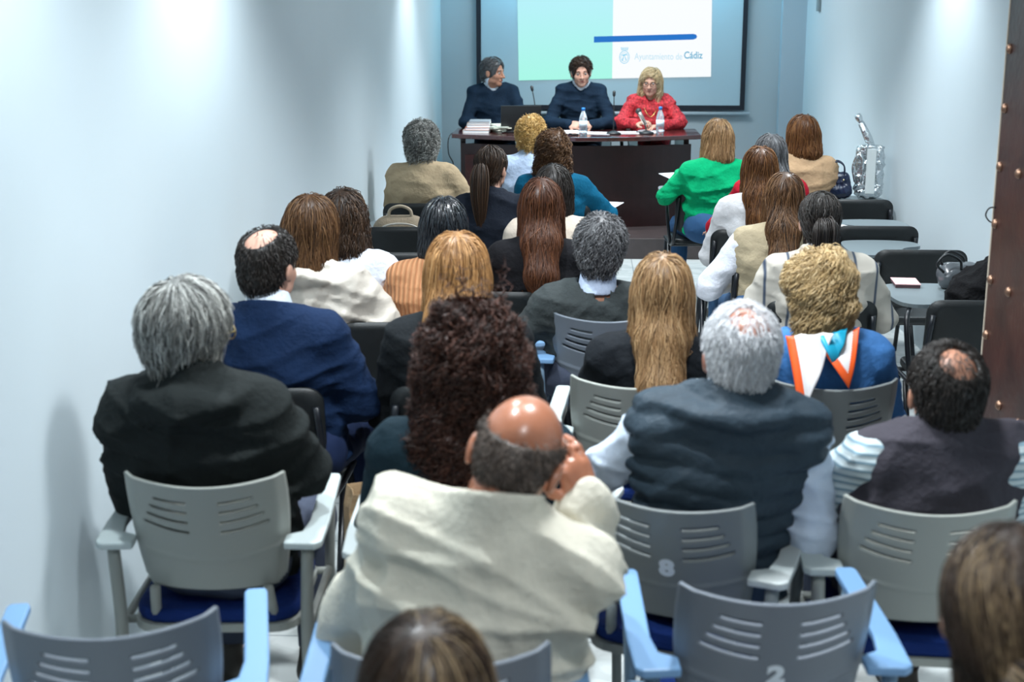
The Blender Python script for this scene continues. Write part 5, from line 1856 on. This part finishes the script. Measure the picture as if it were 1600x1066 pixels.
# navy handbag on the chair in front of the silver bag
hb = thing('handbag', 'navy leather handbag beside the shiny silver bag near the right wall', 'handbag', (1.63, 8.97, 0.732), R(-8))
hb.scale = (0.62, 0.62, 0.62)
NL = mat('navy_leather', (0.008, 0.016, 0.045), rough=0.3, spec=0.6, bump=(60, 0.15))
with_mat(link('bag_body', sdf_mesh('bag_body', (-0.22, -0.14, -0.01), (0.22, 0.14, 0.36), 0.008, lambda F: (F.cap((-0.09, 0, 0.08), (0.09, 0, 0.08), 0.08, k=0.02), F.cap((-0.08, 0, 0.22), (0.08, 0, 0.22), 0.055, k=0.10), F.noise(0.008, 40, 4, ridge=True), F.plane((0, 0, 0), (0, 0, -1)))), hb).data, NL)
for yy in (-0.04, 0.04):
    MB().tube(curve_pts([(-0.08, yy, 0.24), (-0.07, yy * 1.4, 0.34), (0, yy * 1.5, 0.385), (0.07, yy * 1.4, 0.34), (0.08, yy, 0.24)], 5), 0.008, 8).build('handle', NL, hb, True)
for x in (-0.06, 0.07):
    MB().ball((x, -0.075, 0.20), 0.012).build('buckle', mat('pale_gold', (0.6, 0.5, 0.3), rough=0.25, metal=1.0), hb, True)

# shiny silver bag with a silver umbrella
sbm = mat('crumpled_silver_foil', (0.72, 0.76, 0.78), rough=0.16, metal=1.0, bump=(26, 0.9))
sb = thing('silver_bag', 'shiny metallic silver bag with a pale front panel standing against the right wall', 'bag', (1.835, 8.97, 0.732), R(-10))
sb.scale = (0.78, 0.85, 0.95)
with_mat(link('bag_body', sdf_mesh('silver_body', (-0.16, -0.12, -0.01), (0.16, 0.12, 0.42), 0.008, lambda F: (F.cap((-0.06, 0, 0.06), (-0.06, 0, 0.32), 0.06, k=0.04), F.cap((0.06, 0, 0.06), (0.06, 0, 0.32), 0.06, k=0.04), F.cap((0, 0, 0.04), (0, 0, 0.34), 0.06, k=0.04), F.noise(0.014, 46, 9, ridge=True), F.plane((0, 0, 0), (0, 0, -1)), F.plane((0, 0, 0.36), (0, 0, 1)))), sb).data, sbm)
MB().box((0.01, -0.072, 0.19), (0.075, 0.012, 0.30)).build('front_panel', mat('pale_satin', (0.55, 0.60, 0.60), rough=0.45), sb, False, 0.004)
MB().tube(curve_pts([(-0.11, -0.04, 0.12), (-0.13, -0.06, 0.22), (-0.09, -0.07, 0.30), (-0.055, -0.07, 0.24), (-0.07, -0.06, 0.12)], 5), 0.012, 8).build('loop_handle', sbm, sb, True)
um = thing('folding_umbrella', 'silver folding umbrella leaning out of the top of the silver bag', 'umbrella', (1.80, 8.97, 1.04), 0)
MB().tube([(0.06, 0, -0.02), (0.015, 0, 0.08), (-0.035, 0, 0.175)], [0.022, 0.026, 0.020], 12).build('umbrella_body', sbm, um, True)
MB().tube([(-0.035, 0, 0.175), (-0.05, 0, 0.205), (-0.062, 0, 0.225)], [0.012, 0.024, 0.018], 12).build('umbrella_handle', mat('bright_chrome', (0.8, 0.82, 0.84), rough=0.1, metal=1.0), um, True)
# papers held by the audience
def sheet(loc, rot, label, a=0.21, b=0.29, m=None):
    o = MB().box((0, 0, 0), (a, b, 0.003)).build('paper_sheet', m or PAPER, None, False, 0, loc, rot)
    return tag(o, label, 'paper', 'papers of the audience')


sheet((0.70, 9.62, 0.78), (R(8), 0, R(30)), 'white paper on the writing tablet at the left elbow of the woman in green')
sheet((0.13, 8.55, 0.738), (0, 0, R(-15)), 'white paper on the writing tablet at the right elbow of the woman in teal')
sheet((-0.73, 6.02, 0.66), (R(4), 0, R(8)), 'white paper held beside the peach ribbed sweater')
sheet((1.40, 7.72, 0.738), (0, 0, R(30)), 'white paper at the left end of the tablet with the dark pen')
pn = MB().tube([(0, 0, 0), (0.13, 0.03, 0)], 0.006, 8).build('pen', LB, None, True, 0, (1.45, 7.62, 0.7405))
tag(pn, 'dark pen on the tablet of the middle empty black chair', 'pen')
nb = thing('notebook', 'pink notebook on the grey writing tablet left of the handbag', 'notebook', (1.44, 6.12, 0.7305), R(-4))
MB().box((0, 0, 0.008), (0.105, 0.15, 0.013)).build('pages', mat('notebook_edge', (0.10, 0.05, 0.06), rough=0.5), nb)
MB().box((0, 0, 0.0158), (0.11, 0.155, 0.003)).build('cover', mat('pink_cover', (0.70, 0.42, 0.42), rough=0.5, var=(14, 0.08)), nb)
# grey handbag and black coat on the chair by the door
gb = thing('handbag', 'dark grey handbag with looped handles between the pink notebook and the black coat', 'handbag', (1.66, 6.06, 0.732), R(10))
GL = mat('grey_patent', (0.08, 0.09, 0.10), rough=0.25, spec=0.6, bump=(40, 0.1))
with_mat(link('bag_body', sdf_mesh('grey_bag', (-0.14, -0.12, -0.01), (0.14, 0.12, 0.17), 0.007, lambda F: (F.cap((-0.04, 0, 0.05), (0.04, 0, 0.05), 0.065, k=0.02), F.noise(0.006, 50, 2), F.plane((0, 0, 0), (0, 0, -1)))), gb).data, GL)
for yy, dx in ((-0.05, -0.05), (0.03, 0.0)):
    MB().tube(curve_pts([(-0.05 + dx, yy, 0.08), (-0.09 + dx, yy - 0.02, 0.12), (-0.05 + dx, yy - 0.02, 0.16), (0.02 + dx, yy, 0.13), (0.03 + dx, yy, 0.09)], 5), 0.006, 8).build('handle', LB, gb, True)
ct = link('black_coat', sdf_mesh('coat', (-0.26, -0.30, -0.42), (0.26, 0.30, 0.28), 0.011, lambda F: (F.cap((-0.08, 0, -0.05), (0.10, 0.02, 0.02), 0.13, k=0.05), F.cap((0.05, 0.0, 0.0), (0.08, 0, -0.3), 0.12, 0.10, k=0.06, sc=(1.2, 1, 1)), F.cap((0.0, 0, 0.02), (0.10, 0.0, 0.10), 0.09, k=0.06), F.noise(0.018, 22, 12, ridge=True))), None, (1.72, 5.74, 0.80))
ct.data.materials.append(F_('black_wool', (0.006, 0.006, 0.007), bump=0.4, bs=90))
tag(ct, 'bundled black coat on the chair beside the dark studded door', 'coat')
# paper bag standing beside the navy suit
pb_ = thing('paper_bag', 'crumpled brown paper bag on the floor right of the navy suit man', 'paper bag', (-0.60, 3.95, 0.0), R(20))
KR = mat('kraft_paper', (0.36, 0.24, 0.13), rough=0.8, bump=(14, 0.6), var=(10, 0.1))
mb = MB()
for (z0, hw, hd) in ((0, 0.10, 0.06), (0.35, 0.10, 0.06), (0.46, 0.098, 0.045), (0.52, 0.09, 0.05)):
    pass
lay = [[(-hw, -hd, z), (0, -hd * 1.1, z), (hw, -hd, z), (hw * 0.92, 0, z), (hw, hd, z), (0, hd * 1.1, z), (-hw, hd, z), (-hw * 0.92, 0, z)] for (z, hw, hd) in ((0.0, 0.10, 0.06), (0.18, 0.104, 0.058), (0.35, 0.098, 0.062), (0.46, 0.10, 0.045), (0.52, 0.088, 0.052))]
vs = [v for l in lay for v in l]
fs = [tuple(range(7, -1, -1))]
for i in range(len(lay) - 1):
    for k in range(8):
        fs.append((i * 8 + k, i * 8 + (k + 1) % 8, (i + 1) * 8 + (k + 1) % 8, (i + 1) * 8 + k))
mb.add(vs, fs)
o = mb.build('bag_shell', KR, pb_)
s = o.modifiers.new('thickness', 'SOLIDIFY')
s.thickness = 0.0015
MB().tube(curve_pts([(-0.04, -0.052, 0.50), (-0.03, -0.055, 0.58), (0.03, -0.055, 0.58), (0.04, -0.052, 0.50)], 5), 0.0035, 6).build('handle', KR, pb_, True)


# sub-parts hang on the part they belong to
ADOPT = {'number': 'backrest', 'seat_cushion': 'seat_pan', 'tablet_support': 'writing_tablet', 'mic_head': 'gooseneck', 'bottle_cap': 'bottle_body',
         'bottle_label': 'bottle_body', 'keyboard': 'laptop_base', 'hair_tie': 'ponytail', 'door_stud': 'door_leaf', 'door_hook': 'door_leaf', 'phone_screen': 'phone_body',
         'slide_text': 'slide_white_panel', 'slide_crest': 'slide_white_panel', 'slide_blue_bar': 'slide_white_panel', 'zip': 'pack_body', 'buckle': 'bag_body', 'scarf_fold': 'scarf_band'}
for o in list(scene.objects):
    if o.parent and not o.parent.parent:
        k = o.name.split('.')[0]
        if k in ADOPT:
            for c in o.parent.children:
                if c != o and c.name.split('.')[0] == ADOPT[k]:
                    o.parent = c
                    if c.scale.x < 0:
                        o.scale = (1, 1, 1)
                    break
